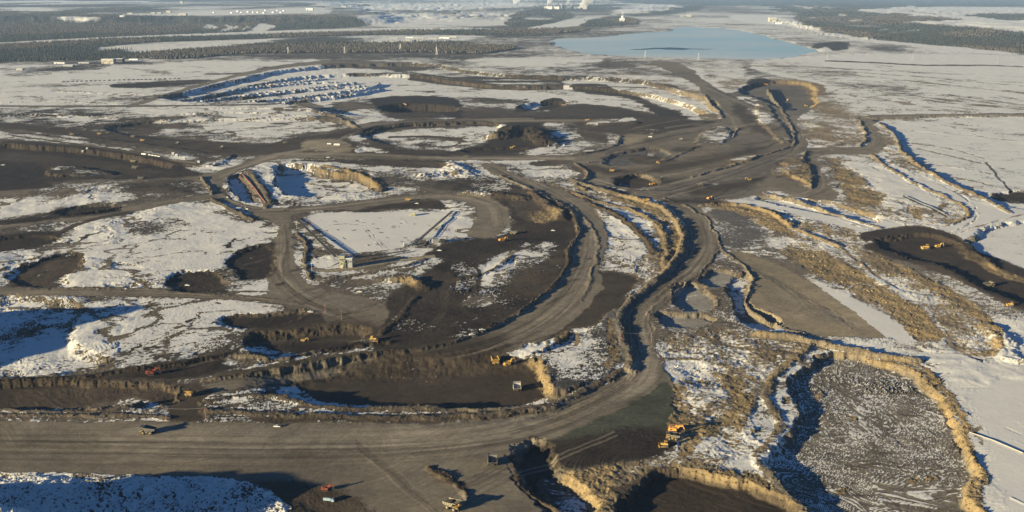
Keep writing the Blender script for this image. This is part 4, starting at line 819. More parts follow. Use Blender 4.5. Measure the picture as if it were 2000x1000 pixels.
bare = sst(.12, .5, side + .25*mot)*near + .6*sst(.12, .4, steep+.15*mot)*near
SNOW = np.clip(SNOW - .5*bare, 0, 1)
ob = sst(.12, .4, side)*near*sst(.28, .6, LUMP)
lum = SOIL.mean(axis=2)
sun_gold = np.clip((lum-.12)/.08, 0, 1)*ob*np.clip(.55+1.4*mot, 0, 1)*sst(.9, 1.5, LUMP-1.3*sl0lump)*(1-.65*BERM*(U < 1500))*(1-.8*(1-sst(1120, 1330, U))*(V > 415))*(1-.55*(V <= 415)*(U < 1560))
SOIL = SOIL*(1-.5*sun_gold[..., None]) + np.array((.30, .215, .105), np.float32)*.5*sun_gold[..., None]  # gold tint on sun-facing banks, sunlit tone put into the soil colour

# ---- the terrain mesh
def node_mat(name):
    m = bpy.data.materials.new(name); m.use_nodes = True; t = m.node_tree
    return m, t, t.nodes['Principled BSDF'], t.nodes.new, t.links.new
def terrain_mat():
    m, t, b, new, ln = node_mat('mine_ground')
    geo = new('ShaderNodeNewGeometry'); soil = new('ShaderNodeAttribute'); soil.attribute_name = 'soil'
    sn = new('ShaderNodeAttribute'); sn.attribute_name = 'snow'; st = new('ShaderNodeAttribute'); st.attribute_name = 'rough'
    def noise(scale, det, rough=.6, vec=None):
        n = new('ShaderNodeTexNoise'); n.inputs['Scale'].default_value = scale; n.inputs['Detail'].default_value = det; n.inputs['Roughness'].default_value = rough
        ln(vec or geo.outputs['Position'], n.inputs['Vector']); return n.outputs[0]
    def math_(op, a, b_, clamp=False):
        n = new('ShaderNodeMath'); n.operation = op; n.use_clamp = clamp
        for i, q in enumerate((a, b_)):
            if hasattr(q, 'links'): ln(q, n.inputs[i])
            else: n.inputs[i].default_value = q
        return n.outputs[0]
    n1 = noise(.16, 6, .68); n2 = noise(.022, 4, .6); n3 = noise(.9, 3, .6)
    n4 = noise(.004, 8, .7)
    ns = math_('ADD', math_('ADD', math_('MULTIPLY', n1, .5), math_('MULTIPLY', n2, .25)), math_('MULTIPLY', n4, .25))
    k = math_('ADD', math_('MULTIPLY', math_('SUBTRACT', ns, .5), 4.2), math_('SUBTRACT', math_('MULTIPLY', sn.outputs['Fac'], 2.3), .65))
    mask = new('ShaderNodeMapRange'); mask.interpolation_type = 'SMOOTHSTEP'; mask.inputs[1].default_value = .32; mask.inputs[2].default_value = .68
    ln(k, mask.inputs[0])
    # soil tone
    tone = math_('ADD', math_('MULTIPLY', ns, 1.5), .28)
    tone = math_('MULTIPLY', tone, math_('ADD', math_('MULTIPLY', n3, .5), .75))
    mp = new('ShaderNodeMapping'); mp.inputs['Scale'].default_value = (.03, .03, .55); ln(geo.outputs['Position'], mp.inputs[0])
    ns_ = new('ShaderNodeTexNoise'); ns_.inputs['Scale'].default_value = 1.0; ns_.inputs['Detail'].default_value = 6; ns_.inputs['Roughness'].default_value = .7; ln(mp.outputs[0], ns_.inputs['Vector'])
    tone = math_('MULTIPLY', tone, math_('ADD', math_('MULTIPLY', ns_.outputs[0], 1.3), .35))
    vm = new('ShaderNodeVectorMath'); vm.operation = 'SCALE'; ln(soil.outputs['Color'], vm.inputs[0]); ln(tone, vm.inputs['Scale'])
    snt = math_('ADD', math_('MULTIPLY', n2, .16), math_('ADD', math_('MULTIPLY', n1, .14), .62))
    sc = new('ShaderNodeCombineXYZ')
    for i, f in enumerate((1.0, .97, .87)): ln(math_('MULTIPLY', snt, f), sc.inputs[i])
    mix = new('ShaderNodeMix'); mix.data_type = 'VECTOR'; ln(mask.outputs[0], mix.inputs[0]); ln(vm.outputs[0], mix.inputs[4]); ln(sc.outputs[0], mix.inputs[5])
    ln(mix.outputs[1], b.inputs['Base Color'])
    b.inputs['Roughness'].default_value = .9; b.inputs['Specular IOR Level'].default_value = .12
    bp = new('ShaderNodeBump'); ln(math_('MULTIPLY', st.outputs['Fac'], math_('SUBTRACT', 1.0, math_('MULTIPLY', mask.outputs[0], .5))), bp.inputs['Strength']); bp.inputs['Distance'].default_value = 1.3
    ln(math_('ADD', n1, math_('MULTIPLY', n3, .12)), bp.inputs['Height']); ln(bp.outputs[0], b.inputs['Normal'])
    return m
me = bpy.data.meshes.new('ground')
nvt = NV*NU
co = np.empty((NV, NU, 3), np.float32); co[..., 0] = X; co[..., 1] = Y; co[..., 2] = H
idx = np.arange(nvt).reshape(NV, NU)
q = np.stack([idx[1:, :-1], idx[1:, 1:], idx[:-1, 1:], idx[:-1, :-1]], -1).reshape(-1, 4)
me.vertices.add(nvt); me.vertices.foreach_set('co', co.ravel())
me.loops.add(q.size); me.loops.foreach_set('vertex_index', q.ravel().astype(np.int32))
me.polygons.add(len(q)); me.polygons.foreach_set('loop_start', np.arange(0, q.size, 4, dtype=np.int32))
me.polygons.foreach_set('use_smooth', np.ones(len(q), bool))
me.update(calc_edges=True)
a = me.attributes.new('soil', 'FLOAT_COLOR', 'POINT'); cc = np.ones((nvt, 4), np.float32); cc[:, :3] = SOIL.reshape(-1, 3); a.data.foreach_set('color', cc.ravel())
a = me.attributes.new('snow', 'FLOAT', 'POINT'); a.data.foreach_set('value', SNOW.ravel().astype(np.float32))
a = me.attributes.new('rough', 'FLOAT', 'POINT'); a.data.foreach_set('value', np.clip(.18+LUMP*.8, 0, 1).ravel().astype(np.float32))
me.materials.append(terrain_mat())
go = bpy.data.objects.new('ground', me); COL.objects.link(go); go['kind'] = 'structure'
# ---- clods and rubble lying on banks, heaps and rough ground
rk = np.random.default_rng(5)
wr_ = (np.clip(LUMP-.6, 0, 2) + 1.2*BERM + 3*steep*(steep > .06))*(RANGE < 2300)*(V < 1010)*(U > -60)*(U < 2060)*(WOOD < .3)
jj, ii = np.nonzero(wr_ > .15)
pw = (wr_[jj, ii]*np.minimum(RANGE[jj, ii]/900, 1.6)); NR = 26000
pk = rk.choice(len(jj), NR, p=pw/pw.sum()); j, i = jj[pk], ii[pk]
rx = X[j, i]+rk.normal(0, 1.0, NR); ry = Y[j, i]+rk.normal(0, 1.5, NR); rz = hz(rx, ry)
rs_ = np.minimum(.4+rk.exponential(.36, NR), 1.9)*np.clip(RANGE[j, i]/1100, .85, 1.25)
octv = np.array([(1, 0, 0), (0, 1, 0), (-1, 0, 0), (0, -1, 0), (.2, .1, 1), (-.4, .5, .6), (.5, -.5, .55)])
fcs = np.array([(0, 1, 4), (1, 5, 4), (1, 2, 5), (2, 3, 4), (2, 4, 5), (3, 6, 4), (3, 0, 6), (0, 4, 6)])
an = rk.uniform(0, 6.28, NR); jt = 1+rk.uniform(-.35, .35, (NR, 7, 3))
vv = octv[None]*jt*rs_[:, None, None]
vx = vv[..., 0]*np.cos(an)[:, None]-vv[..., 1]*np.sin(an)[:, None]+rx[:, None]; vy = vv[..., 0]*np.sin(an)[:, None]+vv[..., 1]*np.cos(an)[:, None]+ry[:, None]; vz = vv[..., 2]*.9+rz[:, None]-.25*rs_[:, None]
rm = bpy.data.meshes.new('rubble'); rm.vertices.add(NR*7); rm.vertices.foreach_set('co', np.stack([vx, vy, vz], -1).astype(np.float32).ravel())
fi = (np.arange(NR)[:, None, None]*7+fcs[None]).reshape(-1); rm.loops.add(len(fi)); rm.loops.foreach_set('vertex_index', fi.astype(np.int32))
rm.polygons.add(NR*8); rm.polygons.foreach_set('loop_start', np.arange(0, NR*24, 3, dtype=np.int32)); rm.update(calc_edges=True)
cr = np.ones((NR, 7, 4), np.float32); cr[..., :3] = (SOIL[j, i]*rk.uniform(.7, 1.35, (NR, 1)))[:, None]
a = rm.attributes.new('soil', 'FLOAT_COLOR', 'POINT'); a.data.foreach_set('color', cr.ravel())
a = rm.attributes.new('snow', 'FLOAT', 'POINT'); a.data.foreach_set('value', np.repeat(np.clip(SNOW[j, i]*.7, 0, .5), 7).astype(np.float32))
a = rm.attributes.new('rough', 'FLOAT', 'POINT'); a.data.foreach_set('value', np.ones(NR*7, np.float32))
rm.materials.append(me.materials[0]); ro = bpy.data.objects.new('rubble', rm); COL.objects.link(ro); ro['kind'] = 'stuff'
bm_ = bpy.data.meshes.new('haze')
hx, hy0, hy1, hb, ht = 50000, -900, 60000, -62, 470
vs = [(x, y, z) for z in (hb, ht) for y in (hy0, hy1) for x in (-hx, hx)]
bm_.from_pydata(vs, [], [(0, 2, 3, 1), (4, 5, 7, 6), (0, 1, 5, 4), (2, 6, 7, 3), (0, 4, 6, 2), (1, 3, 7, 5)])
hm = bpy.data.materials.new('haze_air'); hm.use_nodes = True; ht_ = hm.node_tree; ht_.nodes.remove(ht_.nodes['Principled BSDF'])
pv = ht_.nodes.new('ShaderNodeVolumePrincipled'); pv.inputs['Color'].default_value = (.46, .68, 1, 1); pv.inputs['Density'].default_value = 1.7e-5; pv.inputs['Anisotropy'].default_value = 0.0
ht_.links.new(pv.outputs[0], ht_.nodes['Material Output'].inputs['Volume'])
bm_.materials.append(hm); hz_ = bpy.data.objects.new('haze', bm_); COL.objects.link(hz_); hz_['kind'] = 'stuff'

# ================================================================== materials of the things
def mat(name, col, rough=.6, metal=0.0, dirt=.35, scale=.6):
    m, t, b, new, ln = node_mat(name)
    tc = new('ShaderNodeTexCoord'); n = new('ShaderNodeTexNoise'); n.inputs['Scale'].default_value = scale; n.inputs['Detail'].default_value = 5
    ln(tc.outputs['Object'], n.inputs['Vector'])
    r = new('ShaderNodeValToRGB'); r.color_ramp.elements[0].position = .42; r.color_ramp.elements[1].position = .68
    d = (.13, .11, .085)
    r.color_ramp.elements[0].color = (*col, 1); r.color_ramp.elements[1].color = (*[c*(1-dirt)+q*dirt for c, q in zip(col, d)], 1)
    ln(n.outputs[0], r.inputs[0]); ln(r.outputs[0], b.inputs['Base Color'])
    b.inputs['Roughness'].default_value = rough; b.inputs['Metallic'].default_value = metal
    return m
M = dict(yellow=mat('yellow_paint', (.50, .31, .075), .6), orange=mat('orange_paint', (.66, .30, .06), .6, dirt=.35), dusty=mat('dusty_truck_paint', (.22, .19, .13), .7), greydump=mat('worn_dump_body', (.16, .15, .135), .7),
    pale=mat('pale_dump_body', (.42, .40, .34), .6), rubber=mat('tyre_rubber', (.022, .021, .02), .9), rim=mat('wheel_rim', (.35, .27, .12), .6), steel=mat('dark_steel', (.07, .068, .065), .6, .3), glass=mat('cab_glass', (.02, .03, .04), .15, dirt=.1),
    white=mat('white_paint', (.75, .74, .70), .5, dirt=.12), grey=mat('grey_cladding', (.30, .31, .31), .6), cream=mat('cream_cladding', (.45, .42, .34), .6, dirt=.15, scale=.1), roofsnow=mat('snowy_roof', (.72, .72, .72), .8, dirt=.05), red=mat('red_paint', (.36, .075, .035), .6, dirt=.4),
    ore=mat('ore_load', (.03, .024, .018), .95, dirt=.1), galv=mat('galvanised_steel', (.34, .35, .35), .5, .5, dirt=.1), blue=mat('pale_blue_paint', (.28, .38, .44), .5), belt=mat('conveyor_belt', (.035, .033, .03), .9), olive=mat('olive_cladding', (.30, .30, .17), .6, dirt=.2),
    crown=mat('needle_foliage', (.036, .042, .034), .9, dirt=.2, scale=.3), trunk=mat('bark', (.09, .07, .05), .9), wood=mat('forest_floor_wood', (.105, .088, .068), .95, dirt=.2, scale=.02), redb=mat('reddish_pole', (.33, .12, .08), .6, dirt=.2))
wm, wt, wb, wnew, wln = node_mat('lake_water')
wb.inputs['Base Color'].default_value = (.44, .60, .62, 1); wb.inputs['Roughness'].default_value = .5; wb.inputs['Specular IOR Level'].default_value = .6
wn = wnew('ShaderNodeTexNoise'); wg = wnew('ShaderNodeNewGeometry'); wmap = wnew('ShaderNodeMapping'); wmap.inputs['Scale'].default_value = (.01, .04, .02)
wln(wg.outputs['Position'], wmap.inputs[0]); wln(wmap.outputs[0], wn.inputs['Vector']); wn.inputs['Detail'].default_value = 5; wn.inputs['Scale'].default_value = 1
wr = wnew('ShaderNodeMapRange'); wr.inputs[3].default_value = .4; wr.inputs[4].default_value = .6; wln(wn.outputs[0], wr.inputs[0]); wln(wr.outputs[0], wb.inputs['Roughness'])
wc = wnew('ShaderNodeValToRGB'); wc.color_ramp.elements[0].color = (.40, .58, .61, 1); wc.color_ramp.elements[1].color = (.62, .68, .64, 1); wc.color_ramp.elements[0].position = .42; wc.color_ramp.elements[1].position = .66
wn2 = wnew('ShaderNodeTexNoise'); wm2 = wnew('ShaderNodeMapping'); wm2.inputs['Scale'].default_value = (.0006, .0009, .001); wln(wg.outputs['Position'], wm2.inputs[0]); wln(wm2.outputs[0], wn2.inputs['Vector']); wn2.inputs['Scale'].default_value = 1; wn2.inputs['Detail'].default_value = 7; wln(wn2.outputs[0], wc.inputs[0]); wln(wc.outputs[0], wb.inputs['Base Color'])

# ================================================================== mesh helpers
class MB:
    def __init__(s): s.v = []; s.f = []
    def add(s, vs, fs):
        o = len(s.v); s.v += [tuple(p) for p in vs]; s.f += [tuple(i+o for i in f) for f in fs]; return s
    def box(s, c, d, rz=0, taper=1.0):
        x, y, z = [q/2 for q in d]; vs = []
        for k, (a, b, e) in enumerate([(-1, -1, -1), (1, -1, -1), (1, 1, -1), (-1, 1, -1), (-1, -1, 1), (1, -1, 1), (1, 1, 1), (-1, 1, 1)]):
            t = taper if e > 0 else 1; X_, Y_ = a*x*t, b*y*t
            vs.append((c[0]+X_*math.cos(rz)-Y_*math.sin(rz), c[1]+X_*math.sin(rz)+Y_*math.cos(rz), c[2]+e*z))
        return s.add(vs, [(0, 3, 2, 1), (4, 5, 6, 7), (0, 1, 5, 4), (1, 2, 6, 5), (2, 3, 7, 6), (3, 0, 4, 7)])
    def bar(s, p, q, w=.3, h=None):
        p = mathutils.Vector(p); q = mathutils.Vector(q); d = (q-p).normalized(); h = h or w
        a = d.cross(mathutils.Vector((0, 0, 1)))
        if a.length < .01: a = mathutils.Vector((1, 0, 0))
        a.normalize(); b = a.cross(d)
        vs = [e + a*(i*w/2) + b*(j*h/2) for e in (p, q) for i, j in ((-1, -1), (1, -1), (1, 1), (-1, 1))]
        return s.add(vs, [(0, 1, 2, 3), (7, 6, 5, 4), (0, 4, 5, 1), (1, 5, 6, 2), (2, 6, 7, 3), (3, 7, 4, 0)])
    def cyl(s, p, q, r, n=12, r2=None):
        p = mathutils.Vector(p); q = mathutils.Vector(q); d = (q-p).normalized(); r2 = r if r2 is None else r2
        a = d.orthogonal().normalized(); b = d.cross(a)
        vs = [e + (a*math.cos(2*math.pi*i/n)+b*math.sin(2*math.pi*i/n))*rr for e, rr in ((p, r), (q, r2)) for i in range(n)]
        return s.add(vs, [tuple(range(n-1, -1, -1)), tuple(range(n, 2*n))] + [(i, (i+1) % n, n+(i+1) % n, n+i) for i in range(n)])
    def prism(s, prof, y0, y1):
        n = len(prof); vs = [(x, y, z) for y in (y0, y1) for x, z in prof]
        return s.add(vs, [tuple(range(n)), tuple(range(2*n-1, n-1, -1))] + [(i+n, (i+1) % n+n, (i+1) % n, i) for i in range(n)])
    def build(s, name, m, parent=None):
        me = bpy.data.meshes.new(name); me.from_pydata(s.v, [], s.f); me.materials.append(M[m] if isinstance(m, str) else m); me.update()
        o = bpy.data.objects.new(name, me); COL.objects.link(o)
        if parent is not None: o.parent = parent
        return o
def tag(o, label, cat, group=None):
    o['label'] = label; o['category'] = cat
    if group: o['group'] = group
    return o
def empty(name, label=None, cat=None, group=None):
    o = bpy.data.objects.new(name, None); COL.objects.link(o); o.empty_display_size = 2
    if label: tag(o, label, cat, group)
    return o
def children(o): return [c for c in list(o.children)]
def dup(o, parent=None):
    c = o.copy(); COL.objects.link(c)
    if parent: c.parent = parent
    for ch in children(o): dup(ch, c)
    return c
def slope_at(x, y, yaw):
    e = 4; dx = (hz(np.array([x+e]), np.array([y]))-hz(np.array([x-e]), np.array([y])))[0]/(2*e); dy = (hz(np.array([x]), np.array([y+e]))-hz(np.array([x]), np.array([y-e])))[0]/(2*e)
    n = mathutils.Vector((-dx, -dy, 1)).normalized()
    if n.z < .96: n = (n + mathutils.Vector((0, 0, 3))).normalized()
    return (n.to_track_quat('Z', 'Y').to_matrix() @ mathutils.Matrix.Identity(3)) , n
def place(o, px, py, yaw=0, sc=1.0, dz=-.1, tilt=True):
    x, y, z = hit([px], [py]); x, y, z = float(x[0]), float(y[0]), float(z[0])
    if tilt:
        _, n = slope_at(x, y, yaw)
        q = mathutils.Vector((0, 0, 1)).rotation_difference(n) @ mathutils.Quaternion((0, 0, 1), math.radians(yaw))
        o.rotation_mode = 'XYZ'; o.rotation_euler = q.to_euler()
    else: o.rotation_euler = (0, 0, math.radians(yaw))
    o.location = (x, y, z+dz); o.scale = (sc, sc, sc); return o

# ================================================================== vehicles
def make_truck(name, body, cabm):
    r = empty(name)
    f = MB().box((0, 0, 2.3), (12.2, 2.6, 1.3)).box((-2.8, 0, 2.0), (1.4, 5, 1.1)).box((4.2, 0, 2.0), (1.2, 6, .9)); f.build('chassis', 'steel', r)
    b = MB()
    fl = [(-7.3, 4.5), (-4.2, 3.3), (2.0, 3.9), (3.6, 6.9)]          # floor line of the dump body, tail to headboard
    for (x0, z0), (x1, z1) in zip(fl, fl[1:]): b.prism([(x0, z0), (x1, z1), (x1, z1+.3), (x0, z0+.3)], -3.9, 3.9)
    for y in (-4.2, 3.9):
        b.prism([(-7.3, 4.5), (-4.2, 3.1), (2.0, 3.7), (3.7, 7.1), (2.6, 7.1), (-7.5, 6.0)], y, y+.3)
    for x in (-5, -3, -1, 1): b.box((x, 4.35, 4.9), (.35, .35, 2.6)); b.box((x, -4.35, 4.9), (.35, .35, 2.6))
    b.build('dump_body', body, r)
    c = MB().prism([(3.2, 7.0), (7.0, 7.45), (7.0, 7.75), (3.2, 7.35)], -4.3, 4.3); c.box((5.1, 4.2, 7.6), (3.8, .3, .5)).box((5.1, -4.2, 7.6), (3.8, .3, .5)); c.build('canopy', body, r)
    MB().box((5.3, 0, 4.2), (3.6, 8.2, .3)).box((6.4, 0, 3.2), (1.3, 4.4, 1.9)).build('deck', cabm, r)
    k = MB().box((5.2, 2.3, 5.35), (2.2, 2.4, 2.0)).build('cab', cabm, r)
    MB().box((6.32, 2.3, 5.6), (.06, 2.0, 1.0)).box((5.2, 3.53, 5.6), (1.6, .06, 1.0)).box((5.2, 1.07, 5.6), (1.6, .06, 1.0)).build('window', 'glass', k)
    MB().box((7.1, 0, 3.1), (.12, 3.6, 1.5)).build('grille', 'steel', r)
    l = MB()
    for y in (-1.9, 1.9): l.bar((7.9, y, .9), (7.15, y, 4.2), .12)
    for i in range(6): l.bar((7.9-.13*i, -1.9, 1+.55*i), (7.9-.13*i, -1.1, 1+.55*i), .1)
    for y in (-4, 4): l.bar((3.7, y, 5.3), (7, y, 5.3), .1); l.bar((7, y, 4.3), (7, y, 5.3), .1)
    l.bar((7, -4, 5.3), (7, 4, 5.3), .1); l.build('ladder', cabm, r)
    for y in (-3.2, 3.2): MB().box((7.0, y, 3.4), (.3, .9, .5)).build('headlight', 'white', r)
    MB().box((1.2, 3.1, 2.3), (2.4, 1.2, 1.5)).build('fuel_tank', cabm, r)
    for x, y, w_ in ((4.3, 3.5, 1.5), (4.3, -3.5, 1.5), (-2.8, 2.9, 2.9), (-2.8, -2.9, 2.9)):
        wl = MB().cyl((x, y-w_/2, 2.0), (x, y+w_/2, 2.0), 2.0, 20).build('wheel', 'rubber', r)
        s_ = 1 if y > 0 else -1
        MB().cyl((x, y+s_*(w_/2-.3), 2.0), (x, y+s_*(w_/2+.06), 2.0), 1.0, 12, .85).build('rim', 'rim', wl)
    return r
def add_load(r):
    rr = random.Random(5); vs = []; fs = []
    nx, ny = 9, 6
    for i in range(nx):
        for j in range(ny):
            a = i/(nx-1)*2-1; b = j/(ny-1)*2-1
            vs.append((-2+a*4.4, b*3.7, 5.0+2.2*(1-a*a)*(1-b*b*.8)+rr.uniform(-.2, .2)))
    for i in range(nx-1):
        for j in range(ny-1): fs.append((i*ny+j, (i+1)*ny+j, (i+1)*ny+j+1, i*ny+j+1))
    m = MB(); m.add(vs, fs); o = m.build('load', 'ore', r); return r
def tracks(r, L, W, g, h):
    for s_ in (-1, 1):
        m = MB(); y0 = s_*g-W/2
        m.prism([(-L/2+h*.4, 0), (L/2-h*.4, 0), (L/2, h*.45), (L/2-h*.35, h), (-L/2+h*.35, h), (-L/2, h*.45)], y0, y0+W)
        t = m.build('track', 'steel', r)
def make_excavator(name, paint_, up=0.0):
    """big mining excavator, boom towards +X"""
    r = empty(name); tracks(r, 8.6, 1.5, 3.0, 2.0)
    MB().box((0, 0, 1.6), (4.5, 4.6, 1.0)).cyl((0, 0, 2.0), (0, 0, 2.8), 2.0, 16).build('undercarriage', 'steel', r)
    h = MB().prism([(-6.0, 2.8), (3.2, 2.8), (3.2, 5.6), (-1.0, 6.6), (-5.2, 6.6), (-6.0, 5.6)], -3.3, 1.4).prism([(-6.0, 2.8), (.6, 2.8), (.6, 5.4), (-6, 5.6)], 1.4, 3.4)
    h.build('machine_house', paint_, r)
    MB().box((-6.6, 0, 4.0), (1.3, 6.4, 2.2)).build('counterweight', paint_, r)
    for cc_, dd_ in (((-3.2, -3.4, 4.7), (3.0, .1, 1.8)), ((-3.2, 3.5, 4.3), (3.0, .1, 1.6)), ((-3.4, -1, 6.68), (2.6, 2.8, .1))): MB().box(cc_, dd_).build('vent_panel', 'steel', r)
    c = MB().box((2.6, 2.4, 5.6), (2.8, 2.0, 2.6)).build('cab', paint_, r)
    MB().box((4.03, 2.4, 5.9), (.06, 1.7, 1.6)).box((2.6, 3.43, 5.9), (2.2, .06, 1.4)).build('window', 'glass', c)
    for y in (-3.2, 3.2):
        rail = MB().bar((-5.8, y, 7.5), (0, y, 7.5), .12); [rail.bar((x, y, 6.2), (x, y, 7.5), .12) for x in (-5.8, -3, 0)]
        rail.build('handrail', paint_, r)
    a, b, c_ = (3.0, 3.6), (6.6, 8.6+up), (11.0, 8.2+up)
    bm = MB().prism([(2.4, 3.4), (3.8, 3.2), (7.4, 7.4+up), (11.2, 7.6+up), (11.0, 8.7+up), (6.4, 9.0+up)], -1.0, 1.0); bm.build('boom', paint_, r)
    st = MB().prism([(10.2, 9.0+up), (11.4, 9.2+up), (12.8, 3.4+up), (12.0, 3.0+up)], -.6, .6); st.build('stick', paint_, r)
    MB().prism([(11.6, 3.6+up), (13.4, 3.4+up), (13.2, 1.2+up), (11.4, .4+up), (9.8, 1.6+up), (10.4, 2.2+up), (11.6, 1.6+up), (12.2, 2.4+up)], -1.7, 1.7).build('bucket', 'steel', r)
    MB().bar((4.6, 0, 4.0), (7.6, 0, 7.8+up), .5).bar((7.0, .8, 9.2+up), (10.6, .8, 9.6+up), .4).build('hydraulic_ram', 'steel', r)
    return r
def make_dozer(name, paint_):
    r = empty(name); tracks(r, 5.2, .9, 1.5, 1.6)
    MB().box((.6, 0, 1.9), (4.2, 1.7, 1.5)).box((-1.4, 0, 1.9), (1.6, 2.4, 1.4)).build('engine_body', paint_, r)
    c = MB().box((-.7, 0, 3.3), (1.7, 1.8, 1.5)).box((-.7, 0, 4.12), (2.1, 2.2, .15)).build('cab', paint_, r)
    MB().box((.18, 0, 3.4), (.06, 1.5, 1.0)).box((-.7, .93, 3.4), (1.3, .06, 1.0)).build('window', 'glass', c)
    MB().prism([(3.6, .1), (3.9, .0), (3.75, 1.0), (3.95, 2.1), (3.7, 2.1), (3.45, 1.0)], -2.6, 2.6).build('blade', paint_, r)
    for y in (-2.1, 2.1): MB().bar((-.4, y, .8), (3.6, y, .7), .3).build('push_arm', paint_, r)
    MB().bar((-2.2, 0, 1.8), (-3.6, 0, 1.9), .5).bar((-3.5, 0, 2.2), (-3.7, 0, .2), .3).build('ripper', 'steel', r)
    return r
def make_pickup(name, paint_):
    r = empty(name)
    MB().prism([(-2.9, .5), (2.9, .5), (2.9, 1.15), (1.4, 1.25), (.9, 1.25), (-2.9, 1.25)], -.98, .98).build('body', paint_, r)
    c = MB().prism([(-.9, 1.25), (1.5, 1.25), (.8, 1.95), (-.7, 1.95)], -.85, .85).build('cab', paint_, r)
    MB().prism([(1.2, 1.35), (1.5, 1.35), (.95, 1.85), (.8, 1.85)], -.75, .75).prism([(-.8, 1.35), (1.1, 1.35), (.7, 1.85), (-.65, 1.85)], -.88, .88).build('window', 'glass', c)
    MB().box((-1.9, 0, 1.27), (1.7, 1.6, .06)).build('cargo_bed', 'steel', r)
    for x in (-1.8, 1.9):
        for y in (-.85, .85): MB().cyl((x, y-.14, .42), (x, y+.14, .42), .42, 12).build('wheel', 'rubber', r)
    return r
def make_trailer(name, paint_, roof='roofsnow', L=12, W=3.4, Hh=3.2):
    r = empty(name)
    b = MB().box((0, 0, .5+Hh/2), (L, W, Hh)).build('wall', paint_, r)
    MB().prism([(-L/2-.2, .5+Hh), (L/2+.2, .5+Hh), (L/2+.2, .75+Hh), (-L/2-.2, .75+Hh)], -W/2-.2, W/2+.2).build('roof', roof, r)
    MB().box((-L/4, -W/2-.04, 1.5), (1, .08, 2.0)).build('door', 'steel', r)
    for x in (0, L/4): MB().box((x, -W/2-.04, 2.2), (1.3, .08, .9)).build('window', 'glass', r)
    MB().box((0, -W/2+.4, .28), (L, .3, .5)).box((0, W/2-.4, .28), (L, .3, .5)).build('skid', 'steel', r)
    return r
def make_tanker(name):
    r = empty(name)
    MB().box((0, 0, 1.1), (9, 1.2, .5)).build('chassis', 'steel', r)
    MB().cyl((-4.4, 0, 2.4), (2.0, 0, 2.4), 1.35, 16).build('tank', 'blue', r)
    c = MB().prism([(2.4, 1.0), (4.8, 1.0), (4.8, 2.2), (4.2, 3.4), (2.4, 3.4)], -1.25, 1.25).build('cab', 'blue', r)
    MB().prism([(4.6, 2.3), (4.85, 2.3), (4.3, 3.2), (4.1, 3.2)], -1.1, 1.1).build('window', 'glass', c)
    for x in (-3.4, -2.0, 3.6):
        for y in (-1.05, 1.05): MB().cyl((x, y-.25, .55), (x, y+.25, .55), .55, 12).build('wheel', 'rubber', r)
    return r
PROTO = {}; USED = set()
def proto(kind):
    if kind in PROTO: return PROTO[kind]
    PROTO[kind] = {'truck_dusty': lambda: make_truck('haul_truck', 'greydump', 'dusty'), 'truck_yellow': lambda: make_truck('haul_truck', 'yellow', 'yellow'), 'truck_pale': lambda: make_truck('haul_truck', 'pale', 'dusty'),
        'truck_loaded': lambda: add_load(make_truck('haul_truck', 'dusty', 'yellow')), 'exc_orange': lambda: make_excavator('mining_excavator', 'orange'), 'exc_yellow': lambda: make_excavator('mining_excavator', 'yellow', 1.5),
        'exc_red': lambda: make_excavator('mining_excavator', 'red', 1.0), 'dozer': lambda: make_dozer('bulldozer', 'yellow'), 'pickup': lambda: make_pickup('pickup_truck', 'white'), 'pickup_dark': lambda: make_pickup('pickup_truck', 'steel'),
        'trailer': lambda: make_trailer('site_trailer', 'white'), 'trailer_red': lambda: make_trailer('site_trailer', 'white', 'red'), 'hut': lambda: make_trailer('site_hut', 'grey', 'roofsnow', 7, 6, 5), 'shed': lambda: make_trailer('storage_shed', 'olive', 'roofsnow', 12, 10, 7), 'tanker': lambda: make_tanker('tank_truck')}[kind]()
    return PROTO[kind]
CATS = dict(truck='haul truck', exc='excavator', dozer='bulldozer', pickup='pickup', trailer='trailer', hut='hut', shed='shed', tanker='tank truck')
GRPS = dict(truck='haul trucks about the mine', exc='mining excavators in the pits', dozer='bulldozers', pickup='pickups on the mine roads', trailer='site trailers', hut='huts of the mine yard')
def put_vehicle(kind, px, py, yaw, label, sc=1.0, tilt=True):
    p = proto(kind)
    o = p if kind not in USED else dup(p)
    USED.add(kind); k = kind.split('_')[0]
    place(o, px, py, yaw, sc, tilt=tilt)
    tag(o, label, CATS[k], GRPS.get(k)); return o
